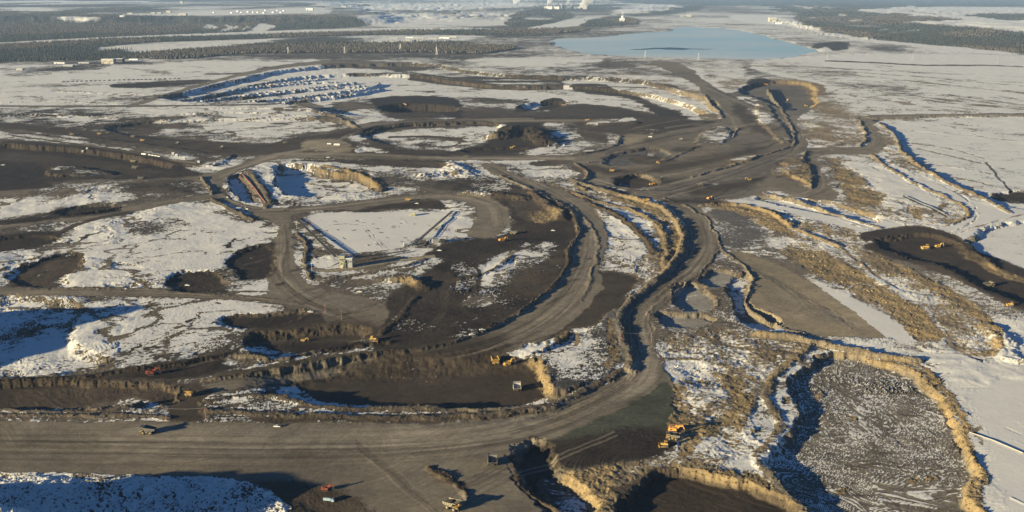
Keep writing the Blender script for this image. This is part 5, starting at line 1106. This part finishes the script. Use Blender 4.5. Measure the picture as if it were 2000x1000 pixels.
VEH = [
 ('truck_dusty', 290, 846, 180, 'dusty grey haul truck seen side-on with a long shadow on the wide lower haul road'),
 ('truck_yellow', 372, 772, -95, 'yellow haul truck coming through the red cable gate beside the dark slope', .9),
 ('truck_dusty', 962, 906, 92, 'empty haul truck driving away, below the big bend near the oblong soil island'),
 ('truck_loaded', 884, 993, -38, 'loaded haul truck at the bottom edge, just below the oblong soil island'),
 ('truck_pale', 1010, 762, 92, 'pale haul truck standing in the shaded end of the large brown pit'),
 ('truck_yellow', 967, 708, -80, 'yellow haul truck waiting left of the shovel in the large brown pit', .95),
 ('exc_yellow', 993, 714, 20, 'yellow shovel with raised boom working in the large brown pit', 0.76),
 ('exc_orange', 1318, 842, -20, 'bright orange excavator digging at the tan rubble slope beside the dark floor', 0.80),
 ('truck_loaded', 1314, 858, 175, 'haul truck parked close under the orange excavator at the rubble slope', .85),
 ('dozer', 1298, 872, 175, 'yellow bulldozer on the dark floor below the orange excavator', 1.4),
 ('truck_yellow', 1262, 394, 185, 'yellow haul truck on the berm edge where the two great curves begin', .85),
 ('truck_dusty', 1367, 363, 10, 'dusty haul truck alone on the grey plain left of the orange digger', .9),
 ('exc_orange', 1272, 362, 15, 'orange excavator with dark boom beside the small round hollow', 0.68),
 ('truck_dusty', 1291, 350, 30, 'dark haul truck just behind the orange excavator at the small round hollow', .7),
 ('exc_orange', 1386, 390, 30, 'orange shovel with its boom raised at the head of the snowy ramp', 0.84),
 ('exc_yellow', 1463, 353, 195, 'yellow excavator facing a black heap near the foot of the roads', 0.76),
 ('truck_yellow', 1195, 335, 175, 'yellow haul truck above the round hollow with its shadow pointing right', .75),
 ('truck_dusty', 1151, 318, 100, 'dark haul truck at the top of the S-shaped bend by the black berm', .7),
 ('dozer', 1284, 319, 0, 'small orange-yellow bulldozer in the middle of the brown plain', 1.3),
 ('truck_pale', 1330, 274, 90, 'light-bodied haul truck on the road left of the snowy loop', .75),
 ('truck_dusty', 1357, 281, 15, 'brown haul truck heading right toward the snowy loop', .75),
 ('trailer', 1270, 268, 0, 'white service trailer on the bare flat above the long junction', .8),
 ('truck_dusty', 1273, 263, 0, 'dark haul truck behind the white service trailer', .7),
 ('exc_yellow', 1000, 290, 10, 'yellow shovel at the right foot of the black heap', 0.72),
 ('exc_orange', 981, 472, 25, 'orange shovel with a long raised boom on the black pit floor', 0.88),
 ('truck_dusty', 1003, 457, 170, 'haul truck in dark soil right of the long-boomed orange shovel', .85),
 ('pickup', 1080, 451, 180, 'white pickup on the dark ground left of the inner haul road', 1.2),
 ('exc_orange', 1146, 236, 0, 'small orange digger at the tip of the narrow snow patch', 0.72),
 ('exc_orange', 1101, 202, 170, 'orange digger in the far black cut', 0.72),
 ('exc_orange', 792, 212, 150, 'orange digger deep in the large far black pit', 0.80),
 ('exc_orange', 1497, 166, 180, 'orange digger under the black wall of the upper right pit', 0.80),
 ('exc_yellow', 1538, 197, 60, 'upright machine with pale tracks in the middle of the upper right pit', 0.80),
 ('exc_yellow', 1590, 208, 0, 'yellow excavator by the tan wall of the upper right pit', 0.68),
 ('dozer', 1573, 208, 10, 'yellow bulldozer left of the tan wall in the upper right pit', 1.6),
 ('truck_dusty', 1581, 220, 20, 'dark haul truck lowest in the upper right pit', .6),
 ('exc_yellow', 1832, 484, 10, 'yellow excavator with stretched boom in the brown trench at the right', 0.80),
 ('dozer', 1809, 486, 180, 'yellow bulldozer left of the excavator in the brown trench', 1.9),
 ('truck_loaded', 1931, 560, 15, 'haul truck driving down the brown trench near the right edge', .95),
 ('dozer', 1974, 597, 170, 'small pale bulldozer on the lit rim below the brown trench', 1.3),
 ('truck_dusty', 97, 252, 20, 'leftmost haul truck on the long upper left road', .8), ('truck_dusty', 132, 252, 10, 'second haul truck from the left on the long upper left road', .8),
 ('truck_dusty', 166, 255, 10, 'third haul truck from the left on the long upper left road', .8), ('truck_loaded', 141, 264, 185, 'haul truck on the lower edge of the long upper left road, beside a white van', .85),
 ('pickup', 151, 263, 180, 'white van-like pickup right behind a haul truck on the upper left road', 1.4), ('truck_yellow', 194, 263, 185, 'yellowish haul truck fourth along the upper left road', .8),
 ('truck_dusty', 211, 261, 10, 'grey haul truck just above the yellowish one on the upper left road', .8), ('truck_dusty', 260, 268, 180, 'brown haul truck where the upper left road passes the dirty bank', .8),
 ('truck_yellow', 278, 276, 180, 'tan haul truck between two dark ones on the upper left road', .8), ('truck_pale', 346, 282, 95, 'light-topped haul truck above the row of site trailers', .85),
 ('truck_pale', 433, 290, 95, 'light-topped haul truck nearest the crossing of the left roads', .85),
 ('truck_loaded', 261, 317, 180, 'upper of two haul trucks in the long dark cut at the left', .95), ('truck_dusty', 264, 329, 180, 'lower of two haul trucks in the long dark cut at the left', .95),
 ('truck_dusty', 275, 350, 185, 'dark haul truck on the road below the long dark cut', .8), ('pickup', 6, 323, 10, 'white pickup in the black ground at the left edge', 1.6),
 ('pickup', 445, 386, 130, 'white pickup on the left bend beside the blue hollow', 1.2), ('pickup', 483, 409, 150, 'white pickup near the bottom of the left bend', 1.2),
 ('truck_dusty', 557, 281, 10, 'dark haul truck behind the berm of the tan triangle', .85), ('truck_dusty', 602, 294, 185, 'left haul truck of two on the tan triangle', .8), ('truck_dusty', 620, 297, 5, 'right haul truck of two on the tan triangle', .8),
 ('pickup', 641, 308, 180, 'white pickup on the long road under the tan triangle', 1.4), ('truck_dusty', 910, 308, 185, 'dusty haul truck on the long road below the black heap', .8),
 ('truck_yellow', 797, 392, 175, 'yellow-brown haul truck above the white rectangular field', .75), ('pickup', 814, 398, 0, 'white pickup on black soil above the white rectangular field', 1.3),
 ('pickup', 541, 834, 180, 'white pickup alone on the wide lower haul road', 1.15), ('tanker', 642, 980, -8, 'pale blue tank truck standing in the shade at the bottom'),
 ('exc_red', 636, 958, 10, 'small red excavator catching the sun above the blue tank truck', .55), ('exc_red', 295, 732, 20, 'red excavator in the shaded belt above the brown slope', .8),
 ('dozer', 728, 666, 0, 'pale bulldozer at the tip of the ramp above the inner road', 1.6), ('exc_yellow', 593, 667, 0, 'yellow excavator in the black shaded pit', 0.48),
 ('pickup', 942, 645, 200, 'right one of two white pickups below the berm of the inner haul road', 1.3), ('pickup', 922, 654, 200, 'left one of two white pickups below the berm of the inner haul road', 1.3),
 ('pickup', 702, 571, 0, 'white pickup at the end of the snowy bank below the crusher', 1.3), ('pickup', 606, 610, 185, 'white pickup on the thin snow spit', 1.3), ('pickup_dark', 1143, 507, 180, 'dark pickup with a short shadow on the inner haul road', 1.3),
 ('pickup_dark', 1476, 561, 0, 'dark pickup on the swirled tan tongue of ground', 1.1), ('pickup', 366, 558, 180, 'white pickup in the dark scoop above the left road', 1.2), ('pickup', 858, 490, 0, 'white pickup on black ground right of the conveyors', 1.3),
 ('hut', 792, 480, 20, 'small cream-grey hut at the lower tip of the white field', .9), ('shed', 807, 421, 0, 'olive storage shed alone on the white rectangular field', .75),
 ('trailer_red', 281, 302, -12, 'red-roofed trailer left of the row of white trailers', 1.0),
 ('trailer', 292, 303, -12, 'first white trailer right of the red-roofed one', .55), ('trailer', 298, 304, -12, 'second white trailer of the row beside the red-roofed one', .55), ('trailer', 304, 305, -12, 'third white trailer of the row beside the red-roofed one', .55), ('trailer', 310, 306, -12, 'last white trailer of the row beside the red-roofed one', .55),
 ('hut', 339, 302, -15, 'upper left hut of the pair by the road bank'), ('hut', 346, 305, -15, 'lower right hut of the pair by the road bank'), ('hut', 361, 311, -15, 'low hut between the pair and the pale block hut', .8), ('hut', 389, 318, -15, 'pale hut standing alone nearest the crossing', .9), ('hut', 419, 321, -15, 'small hut rightmost of the mine yard', .6),
 ('hut', 162, 295, -15, 'left of two small huts on the snowy strip', .7), ('hut', 171, 294, -15, 'right of two small huts on the snowy strip', .7),
 ('trailer', 643, 282, 0, 'left white trailer on the tan triangle', .9), ('trailer', 658, 284, 0, 'long right-hand white trailer on the tan triangle', 1.3)]
for v in VEH: put_vehicle(*v)

# ================================================================== crusher, conveyors, posts, pipes
def P(px, py, z=None):
    x, y, zz = hit([px], [py]); return mathutils.Vector((float(x[0]), float(y[0]), float(zz[0]) if z is None else z))
def local(o, p): return p - o.location
def conveyor(p0, p1, z0, z1, label, wd=3.0, posts=9, mt='galv'):
    a = P(*p0); b = P(*p1); r = empty('conveyor', label, 'conveyor', 'conveyors to the crusher'); r.location = a
    d = b-a; top0 = mathutils.Vector((0, 0, z0)); top1 = d + mathutils.Vector((0, 0, z1))
    n = mathutils.Vector((-d.y, d.x, 0)).normalized()*wd/2
    MB().bar(top0, top1, wd*.8, .35).build('belt', 'belt', r)
    t = MB()
    for s_ in (-1, 1):
        t.bar(top0+n*s_, top1+n*s_, .35); t.bar(top0+n*s_+mathutils.Vector((0, 0, 1.2)), top1+n*s_+mathutils.Vector((0, 0, 1.2)), .3)
        for i in range(posts*2): 
            q = top0.lerp(top1, i/(posts*2)); q2 = top0.lerp(top1, (i+1)/(posts*2)); t.bar(q+n*s_, q2+n*s_+mathutils.Vector((0, 0, 1.2)), .22)
    t.build('truss', mt, r)
    for i in range(posts+1):
        q = top0.lerp(top1, i/posts); g = d*(i/posts); w0 = a+g; gz = float(hz(np.array([w0.x]), np.array([w0.y]))[0])-a.z-.3
        s2 = MB(); s2.bar(q+n, (q.x+n.x*1.5, q.y+n.y*1.5, gz), .4).bar(q-n, (q.x-n.x*1.5, q.y-n.y*1.5, gz), .4); s2.build('support', mt, r)
    return r
conveyor((578, 428), (656, 510), 2, 7, 'long dark conveyor slanting down the left edge of the white field', 4, mt='steel')
conveyor((884, 414), (806, 484), 2, 4, 'conveyor slanting along the right edge of the white field', 4.5)
conveyor((800, 492), (690, 512), 2, 6, 'low conveyor running along the bottom of the white field', 3.0, mt='steel')
def crusher():
    r = empty('crusher_tower', 'tall olive crusher tower with a grey side block at the foot of the white field', 'crusher'); r.location = P(670, 522); r.scale = (.8, .8, .8)
    MB().box((0, 0, 13), (11, 12, 5)).box((0, 0, 21), (9, 10, 7), taper=.9).build('upper_housing', 'olive', r)
    for x in (-5, 0, 5):
        for y in (-5.5, 5.5): MB().box((x, y, 5.2), (1.2, 1.2, 10.6)).build('column', 'olive', r)
    b = MB().box((12, 3, 9), (13, 13, 18)).build('side_block', 'grey', r)
    MB().box((12, 3, 18.4), (14, 14, .6)).build('roof', 'roofsnow', r)
    for i in range(3):
        MB().box((8+i*4, -3.55, 12), (2.2, .1, 3)).build('window', 'glass', r)
    MB().bar((-5, -6.5, 0), (5, -6.5, 11), 1.2, .3).bar((5, -6.5, 11), (-4, -6.5, 17), 1.2, .3).build('stair', 'galv', r)
    MB().box((-1, -7, 3.5), (5, 2.5, 7)).build('feed_chute', 'cream', r)
    for z in (10.2, 15.8, 24.6): MB().box((0, 0, z), (13, 14, .4)).build('walkway', 'galv', r)
crusher()
def hopper():
    r = empty('loading_station', 'dark machinery cluster at the joint of the two conveyors', 'machinery'); r.location = P(858, 474); r.scale = (.85, .85, .7)
    MB().box((-8, 0, 5), (12, 9, 10), .3).build('hopper_housing', 'grey', r); MB().box((6, 2, 4), (9, 8, 8), .3).build('drive_house', 'steel', r)
    MB().box((14, 6, 7), (7, 7, 14), .3, .8).build('surge_bin', 'grey', r)
    for x in (-16, -20): MB().bar((x, -2, 0), (x+2, -2, 12), .8).build('frame_leg', 'galv', r)
    MB().bar((-22, 0, 11), (16, 6, 14), 2.2, 1.2).build('belt_gallery', 'galv', r)
hopper()
def height_gate(p0, p1, hgt, label, posts_m='redb'):
    a, b = P(*p0), P(*p1); r = empty('height_gate', label, 'gate'); r.location = a; d = b-a
    for q in (mathutils.Vector((0, 0, 0)), d):
        MB().cyl(q-mathutils.Vector((0, 0, .5)), q+mathutils.Vector((0, 0, hgt)), .32, 8, .24).build('post', posts_m, r)
    c = MB(); prev = mathutils.Vector((0, 0, hgt))
    for i in range(1, 9):
        t = i/8; q = d*t + mathutils.Vector((0, 0, hgt-2.2*4*t*(1-t)*.5)); c.bar(prev, q, .16); prev = q
    c.build('cable', 'galv', r)
    MB().box(tuple(d*.5+mathutils.Vector((0, 0, hgt-1.6))), (.7, .2, .7)).build('marker_flag', 'red', r)
height_gate((325, 820), (402, 819), 12.5, 'two red posts with a cable hung across the side road mouth')
height_gate((1211, 668), (1272, 668), 12, 'red posts with a cable hung across the great haul road bend')
for i, (x, y, h_, lab) in enumerate([(540+95.5, 612, 14, 'thin reddish pole at the tip of the snow spit'), (667, 625, 14, 'thin reddish pole on the bare flat right of the snow spit'), (609, 527, 12, 'pale pole left of the crusher tower'), (606+3-29, 447, 14, 'pale pole at the upper left corner of the white field'),
    (534, 449, 12, 'left one of two pale poles by the left road fork'), (540, 452, 12, 'right one of two pale poles by the left road fork'), (606, 441, 10, 'reddish marker pole inside the white field')]):
    o = MB().cyl((0, 0, -.5), (0, 0, h_), .3, 8, .2).box((0, 0, h_+.25), (.9, .9, .5)).build('marker_pole', 'redb' if 'reddish' in lab else 'cream'); o.location = P(x, y); tag(o, lab, 'pole', 'poles beside the mine roads')
def pipeline(pts, r_, m, label):
    ps = [P(*p) for p in pts]; o = ps[0].copy(); mb = MB()
    full = []
    for a, b in zip(ps, ps[1:]):
        for i in range(6): 
            q = a.lerp(b, i/6); q.z = float(hz(np.array([q.x]), np.array([q.y]))[0])+r_+.6; full.append(q-o)
    for a, b in zip(full, full[1:]): mb.cyl(a, b, r_, 8)
    e = mb.build('pipeline', m); e.location = o; tag(e, label, 'pipeline')
pipeline([(1768, 384), (1810, 402), (1852, 422)], 1.0, 'galv', 'straight grey pipeline on the snowy bench between the right roads')
pipeline([(1893, 846), (1940, 862), (2010, 892)], .45, 'cream', 'pale tube added for the bright berm edge running off the rim of the scratched floor to the right edge')  # thin pale tube added to show the bright berm edge
pipeline([(474, 342), (500, 372), (522, 402)], .9, 'redb', 'rust-coloured pipeline on the strip left of the blue hollow')
# ================================================================== lake
def flat(name, pts, z, m, kind='structure'):
    pts = smooth(pts, True, 2); a = np.array(pts); x, y = ground(a[:, 0], a[:, 1], z)
    if name == 'lake': pass
    q = smooth(list(zip(x, y)), True, 2); x = np.array([a_[0] for a_ in q]); y = np.array([a_[1] for a_ in q]); pts = q
    x = x + 50*fbm(x, y, 150, 4, 88, .7); y = y+200*fbm(x, y, 260, 4, 89, .7)
    mb = MB(); mb.add([(float(i), float(j), z) for i, j in zip(x, y)], [tuple(range(len(pts)))]); o = mb.build(name, m); o['kind'] = kind; return o
flat('lake', [(1060, 84), (1082, 74), (1180, 72), (1260, 62), (1322, 60), (1308, 53), (1350, 49), (1450, 57), (1500, 72), (1575, 92), (1605, 100), (1575, 108), (1500, 120), (1420, 118), (1340, 115), (1180, 111), (1110, 106)], -3.2, wm)
dw = mat('dark_open_water', (.03, .075, .085), .5, dirt=0)
flat('open_water', [(1213, 95.3), (1260, 94), (1295, 92.7), (1330, 94.2), (1424, 95.3), (1340, 96.8), (1270, 96.6)], -3.0, dw)
# ================================================================== pylons, tanks, far buildings
def make_pylon():
    r = empty('power_pylon'); h = 52
    for a, b in ((-1, -1), (1, -1), (1, 1), (-1, 1)): MB().bar((a*5, b*5, -1), (a*.8, b*.8, h), .7).build('leg', 'galv', r)
    m = MB()
    for k in range(6):
        z0, z1 = h*k/6.5, h*(k+1)/6.5; w0, w1 = 5-4.2*z0/h, 5-4.2*z1/h
        for s_ in (-1, 1): m.bar((-w0, s_*w0, z0), (w1, s_*w1, z1), .4).bar((w0, s_*w0, z0), (-w1, s_*w1, z1), .4).bar((s_*w0, -w0, z0), (s_*w1, w1, z1), .4)
    m.build('bracing', 'galv', r)
    for z, w_ in ((34, 9), (42, 11), (50, 8)): MB().bar((-w_, 0, z), (w_, 0, z), .7).build('cross_arm', 'galv', r)
    return r
py_ = make_pylon()
for i, (x, y, lab) in enumerate([(853, 107, 'large lattice pylon at the snow line, right end of the far tree belt'), (782, 101, 'lattice pylon left of the largest one at the snow line'), (673, 104, 'thin pylon at the far tree belt left of the other two'), (563, 104, 'faint pylon leftmost at the far tree belt'),
    (1260, 113, 'pylon on the near shore of the lake, left one'), (1364, 118, 'pylon on the near shore of the lake, right one'), (1616, 118, 'pylon right of the lake corner on the snow plain'), (1782, 118, 'pylon in the middle of the right snow plain'), (1948, 124, 'pylon on the snow plain nearest the right edge')]):
    o = py_ if i == 0 else dup(py_); place(o, x, y, 20, 1 if i < 2 else .85, dz=0, tilt=False); tag(o, lab, 'pylon', 'power pylons on the far plain')
def make_tank(d=44, h=15):
    r = empty('storage_tank')
    MB().cyl((0, 0, 0), (0, 0, h), d/2, 24).build('wall', 'white', r); MB().cyl((0, 0, h), (0, 0, h+3), d/2+.4, 24, 2).build('roof', 'roofsnow', r)
    s_ = MB(); [s_.box((math.cos(a)*d/2, math.sin(a)*d/2, h*a/3), (2, 2, 1)) for a in [i*.25 for i in range(12)]]; s_.build('stair', 'galv', r); return r
tk = make_tank()
tanks = [(418, 25), (453, 26), (465, 23), (472, 25), (485, 24), (495, 25), (504, 25), (516, 26), (519, 21), (534, 25), (542, 21), (549, 25), (555, 22)]
for i, (x, y) in enumerate(tanks):
    o = tk if i == 0 else dup(tk); place(o, x, y, i*37, .8+.3*((i*7) % 5)/5, dz=0, tilt=False)
    tag(o, ['leftmost white storage tank on the far plateau, apart from the row', 'second storage tank from the left on the far plateau', 'small back tank left of the middle of the plateau row', 'third front tank from the left in the plateau row', 'fourth front tank from the left in the plateau row', 'tank just left of the middle of the plateau row', 'tank in the middle of the plateau row', 'front tank just right of the middle of the plateau row', 'back tank right of the middle of the plateau row', 'third front tank from the right in the plateau row', 'second back tank from the right in the plateau row', 'rightmost front tank of the plateau row', 'rightmost back tank of the plateau row'][i], 'tank', 'storage tanks on the far plateau')
def building(px, py, L, W, Hh, wallm, label, name='industrial_building', yaw=0, extra=None):
    r = empty(name, label, 'building'); place(r, px, py, yaw, 1, dz=-1, tilt=False)
    MB().box((0, 0, Hh/2), (L, W, Hh)).build('wall', wallm, r); MB().prism([(-L/2-1, Hh), (L/2+1, Hh), (L/2+1, Hh+1.2), (-L/2-1, Hh+1.2)], -W/2-1, W/2+1).build('roof', 'roofsnow', r)
    MB().box((-L*.25, -W/2-.15, Hh*.3), (L*.14, .3, Hh*.55)).build('door', 'steel', r)
    for k in range(3): MB().box((L*(.0+.15*k), -W/2-.15, Hh*.6), (L*.08, .3, Hh*.2)).build('window', 'glass', r)
    for e in extra or []: MB().box(*e[:2]).build(e[2], e[3], r)
    return r
building(207, 124, 34, 40, 26, 'cream', 'tall cream block of the far left works', extra=[((26, 0, 9), (18, 30, 18), 'annex', 'grey')])
building(219, 124, 32, 44, 26, 'cream', 'brighter round-ended cream block beside the tall block of the far left works')
building(233, 121, 50, 40, 20, 'steel', 'long dark block right of the cream blocks of the far left works')
building(135, 130, 50, 30, 9, 'grey', 'low grey shed left of the cream blocks'); building(40, 137, 30, 25, 8, 'cream', 'small cream hut leftmost of the far left works'); building(118, 124, 60, 30, 7, 'white', 'long low white shed behind the grey one'); building(165, 124, 60, 26, 7, 'grey', 'long low grey shed next to the tall cream block'); building(262, 117, 50, 26, 7, 'white', 'low white shed right of the long dark block')
building(605, 20, 110, 80, 34, 'white', 'large pale hall right of the storage tanks'); building(672, 14, 90, 70, 26, 'cream', 'cream hall before the small dark wood on the plateau'); building(300, 27, 60, 60, 22, 'grey', 'grey hangar left on the plateau'); building(312, 27, 60, 60, 22, 'grey', 'second grey hangar left on the plateau'); building(330, 25, 60, 50, 28, 'cream', 'cream hall right of the two grey hangars'); building(358, 30, 90, 70, 24, 'cream', 'long cream hall left of the lone storage tank'); building(240, 33, 60, 50, 18, 'white', 'white hall at the bluff edge of the plateau'); building(255, 27, 70, 50, 14, 'cream', 'small cream hall at the left of the plateau')
building(355, 7, 60, 60, 50, 'cream', 'tall pale building at the top left of the plateau')
for i, (x, y, L, hh, mt_, lab) in enumerate([(724, 84, 60, 9, 'cream', 'leftmost low shed of the river camp'), (762, 83, 70, 10, 'white', 'white shed left in the river camp'), (770, 76, 60, 10, 'grey', 'rear grey shed of the river camp'), (797, 81, 34, 14, 'cream', 'cream block in the middle of the river camp'), (817, 80, 90, 26, 'grey', 'largest dark hall of the river camp'), (845, 78, 70, 14, 'grey', 'grey shed right of the largest hall'), (868, 75, 80, 12, 'white', 'long white shed at the right of the river camp'), (885, 73, 60, 10, 'cream', 'rightmost shed of the river camp'), (800, 74, 60, 9, 'white', 'rear white shed of the river camp')]):
    building(x, y, L, 40, hh, mt_, lab)
building(1508, 42, 90, 70, 48, 'cream', 'big cream hall on the spur right of the lake', extra=[((60, 10, 12), (40, 50, 24), 'annex', 'cream')]); building(1521, 47, 70, 30, 18, 'white', 'low white annex before the big cream hall'); building(1528, 40, 80, 40, 16, 'grey', 'dark shed behind the big cream hall')
building(1345, 33, 60, 40, 30, 'cream', 'small cream hall behind the lake'); building(1333, 34, 50, 40, 26, 'grey', 'grey hall left of the small cream hall behind the lake'); building(1215, 42, 60, 50, 40, 'white', 'white kiln house with a steam wisp left of the lake head', extra=[((0, 0, 55), (24, 24, 34), 'vent_tower', 'white')])
# the upgrader plant with its stacks
r = empty('processing_plant', 'hazy upgrader plant with many stacks and steam on the skyline', 'plant'); place(r, 1110, 17, 0, 1, dz=0, tilt=False)
rp = random.Random(3)
for k in range(16): MB().box((rp.uniform(-520, 420), rp.uniform(-300, 300), 22), (rp.uniform(30, 100), rp.uniform(40, 90), rp.uniform(30, 60))).build('process_block', rp.choice(['grey', 'galv', 'cream', 'white']), r)
for k, (x, h_) in enumerate([(-440, 110), (-400, 150), (-330, 90), (-285, 80), (-190, 120), (-140, 100), (-90, 130), (60, 90), (120, 80), (230, 120), (505, 190), (300, 80)]):
    MB().cyl((x, rp.uniform(-200, 200), 0), (x, 0, h_), 7, 10, 4.5).build('stack', 'white' if k % 2 else 'galv', r)
def plume(px, py, base_z, L, r0, r1, dens, label, lean=.6):
    p = P(px, py); mb = MB(); n, mseg = 14, 16; vs = []; rr = random.Random(int(px))
    for j in range(mseg+1):
        t = j/mseg; c = (L*lean*t**1.3, 0, base_z+L*t); rad = (r0+(r1-r0)*t**.8)*(1-.0*t)*(.02 if j in (0, mseg) else 1)
        for i in range(n):
            a = 2*math.pi*i/n; q = rad*(1+.35*math.sin(3*a+t*9)*t+rr.uniform(-.16, .16)); vs.append((c[0]+q*math.cos(a), q*math.sin(a), c[2]+.3*q*math.sin(a*2)))
    fs = [(j*n+i, j*n+(i+1) % n, (j+1)*n+(i+1) % n, (j+1)*n+i) for j in range(mseg) for i in range(n)] + [tuple(range(n-1, -1, -1)), tuple(mseg*n+i for i in range(n))]
    mb.add(vs, fs); m = bpy.data.materials.new('steam'); m.use_nodes = True; t_ = m.node_tree; t_.nodes.remove(t_.nodes['Principled BSDF'])
    v = t_.nodes.new('ShaderNodeVolumePrincipled'); v.inputs['Color'].default_value = (.95, .95, .95, 1); v.inputs['Density'].default_value = dens; t_.links.new(v.outputs[0], t_.nodes['Material Output'].inputs['Volume'])
    o = mb.build('steam_plume', m); o.location = p; tag(o, label, 'steam', 'steam plumes of the far works')
plume(1072, 17, 90, 280, 25, 120, .02, 'left white steam plume over the skyline plant', .5)
plume(1139, 18, 20, 420, 50, 190, .03, 'largest white steam plume leaning right over the skyline plant', .75)
plume(1106, 14, 30, 130, 15, 45, .012, 'small middle steam puff over the skyline plant', .5)
plume(1005, 10, 20, 200, 30, 130, .012, 'faint steam puff left of the skyline plant', .6)
plume(1215, 41, 60, 60, 8, 24, .012, 'small steam wisp over the white kiln house', .2)
# ================================================================== trees
def make_spruce():
    r = empty('spruce_tree'); MB().cyl((0, 0, -1), (0, 0, 15), .35, 6, .1).build('trunk', 'trunk', r)
    m = MB(); rr = random.Random(2)
    for k in range(11):
        z = 2+k*1.35; rad = 3.0*(1-k/12)+.3
        for i in range(9):
            a = i*.7+k*.5+rr.uniform(-.2, .2); e = rad*rr.uniform(.75, 1.15); p = (math.cos(a)*e, math.sin(a)*e, z-1.1*rr.uniform(.6, 1.2)); q = (math.cos(a+.35)*e*.55, math.sin(a+.35)*e*.55, z-.1); q2 = (math.cos(a-.35)*e*.55, math.sin(a-.35)*e*.55, z-.1)
            m.add([(0, 0, z+.9), q, p, q2], [(0, 1, 2), (0, 2, 3)])
    m.build('crown', 'crown', r); return r
sp_ = make_spruce()
TR = [(241, 98, 1.7), (246, 98, 1.9), (249, 98, 1.8), (254, 98, 1.6), (257, 98, 1.9), (358, 103, 1.3), (363, 103, 1.6), (367, 103, 1.8), (372, 103, 1.7), (377, 103, 1.9), (380, 103, 1.5), (276, 108, 1.8), (281, 108, 1.7), (335, 103, 1.3)]
for i, (x, y, s_) in enumerate(TR):
    o = sp_ if i == 0 else dup(sp_); place(o, x, y, i*40, s_, dz=0, tilt=False)
    pos = ['leftmost', 'second from the left', 'third from the left', 'fourth from the left', 'fifth from the left', 'rightmost']
    if i < 5: lab = 'dark spruce, %s of the small stand on the snowy meadow' % (pos[i] if i < 4 else pos[5])
    elif i < 11: lab = 'spruce, %s of the clump at the near meadow edge' % pos[i-5]
    else: lab = ['lone spruce, left one of two over the belt below the meadow', 'lone spruce, right one of two over the belt below the meadow', 'lone small spruce between the pair and the clump'][i-11]
    tag(o, lab, 'tree', 'spruces by the snowy meadow')
rf = np.random.default_rng(12)
# woods: bare and needle trees wherever the wooded ground is
wmask = np.zeros((NV, NU), bool)
fd = np.abs(SOIL.astype(np.float64)/np.maximum(SOIL.mean(axis=2, keepdims=True), 1e-6)-np.array((.062, .060, .045))/.05567).sum(axis=2)
wmask = (WOOD > .5)
jj, ii = np.nonzero(wmask & (U > -160) & (U < 2160))
wts = (vg[jj] > -10)*np.minimum(1, ((vg[jj]+25)/60)**1.2); wts = wts/wts.sum()
NT = 62000
pick = rf.choice(len(jj), NT, p=wts); j, i = jj[pick], ii[pick]
x0 = X[j, i]+rf.uniform(-1, 1, NT)*1.0*np.abs(X[j, np.minimum(i+1, NU-1)]-X[j, i]); y0 = Y[j, i]+rf.uniform(-.5, .5, NT)*np.abs(Y[np.minimum(j+1, NV-1), i]-Y[j, i]); z0 = hz(x0, y0)-.5
kindt = (vnoise(x0/500, y0/900, 5) > .56) | (rf.random(NT) < .12)
for nm, selk, mk in (('leafless_forest', ~kindt, 'wood'), ('spruce_forest', kindt, 'crown')):
    x, y, z = x0[selk], y0[selk], z0[selk]; n = len(x); hgt = rf.uniform(11, 22, n)*(.9+.4*vnoise(x/300, y/300, 8)); wd_ = hgt*rf.uniform(.16, .26, n)*(1.6 if mk == 'wood' else 1.2)
    a = rf.uniform(0, 6.28, n); vs = np.empty((n, 5, 3))
    for k in range(4):
        vs[:, k, 0] = x+wd_*np.cos(a+k*math.pi/2); vs[:, k, 1] = y+wd_*np.sin(a+k*math.pi/2); vs[:, k, 2] = z+(hgt*.25 if mk == 'wood' else 0)
    vs[:, 4, 0] = x; vs[:, 4, 1] = y; vs[:, 4, 2] = z+hgt
    fi = (np.arange(n)[:, None, None]*5 + np.array([[0, 1, 4], [1, 2, 4], [2, 3, 4], [3, 0, 4]])[None]).reshape(-1)
    me = bpy.data.meshes.new(nm); me.vertices.add(n*5); me.vertices.foreach_set('co', vs.ravel().astype(np.float32)); me.loops.add(len(fi)); me.loops.foreach_set('vertex_index', fi.astype(np.int32))
    me.polygons.add(n*4); me.polygons.foreach_set('loop_start', np.arange(0, n*12, 3, dtype=np.int32)); me.update(calc_edges=True); me.materials.append(M[mk])
    o = bpy.data.objects.new(nm, me); COL.objects.link(o); o['kind'] = 'stuff'
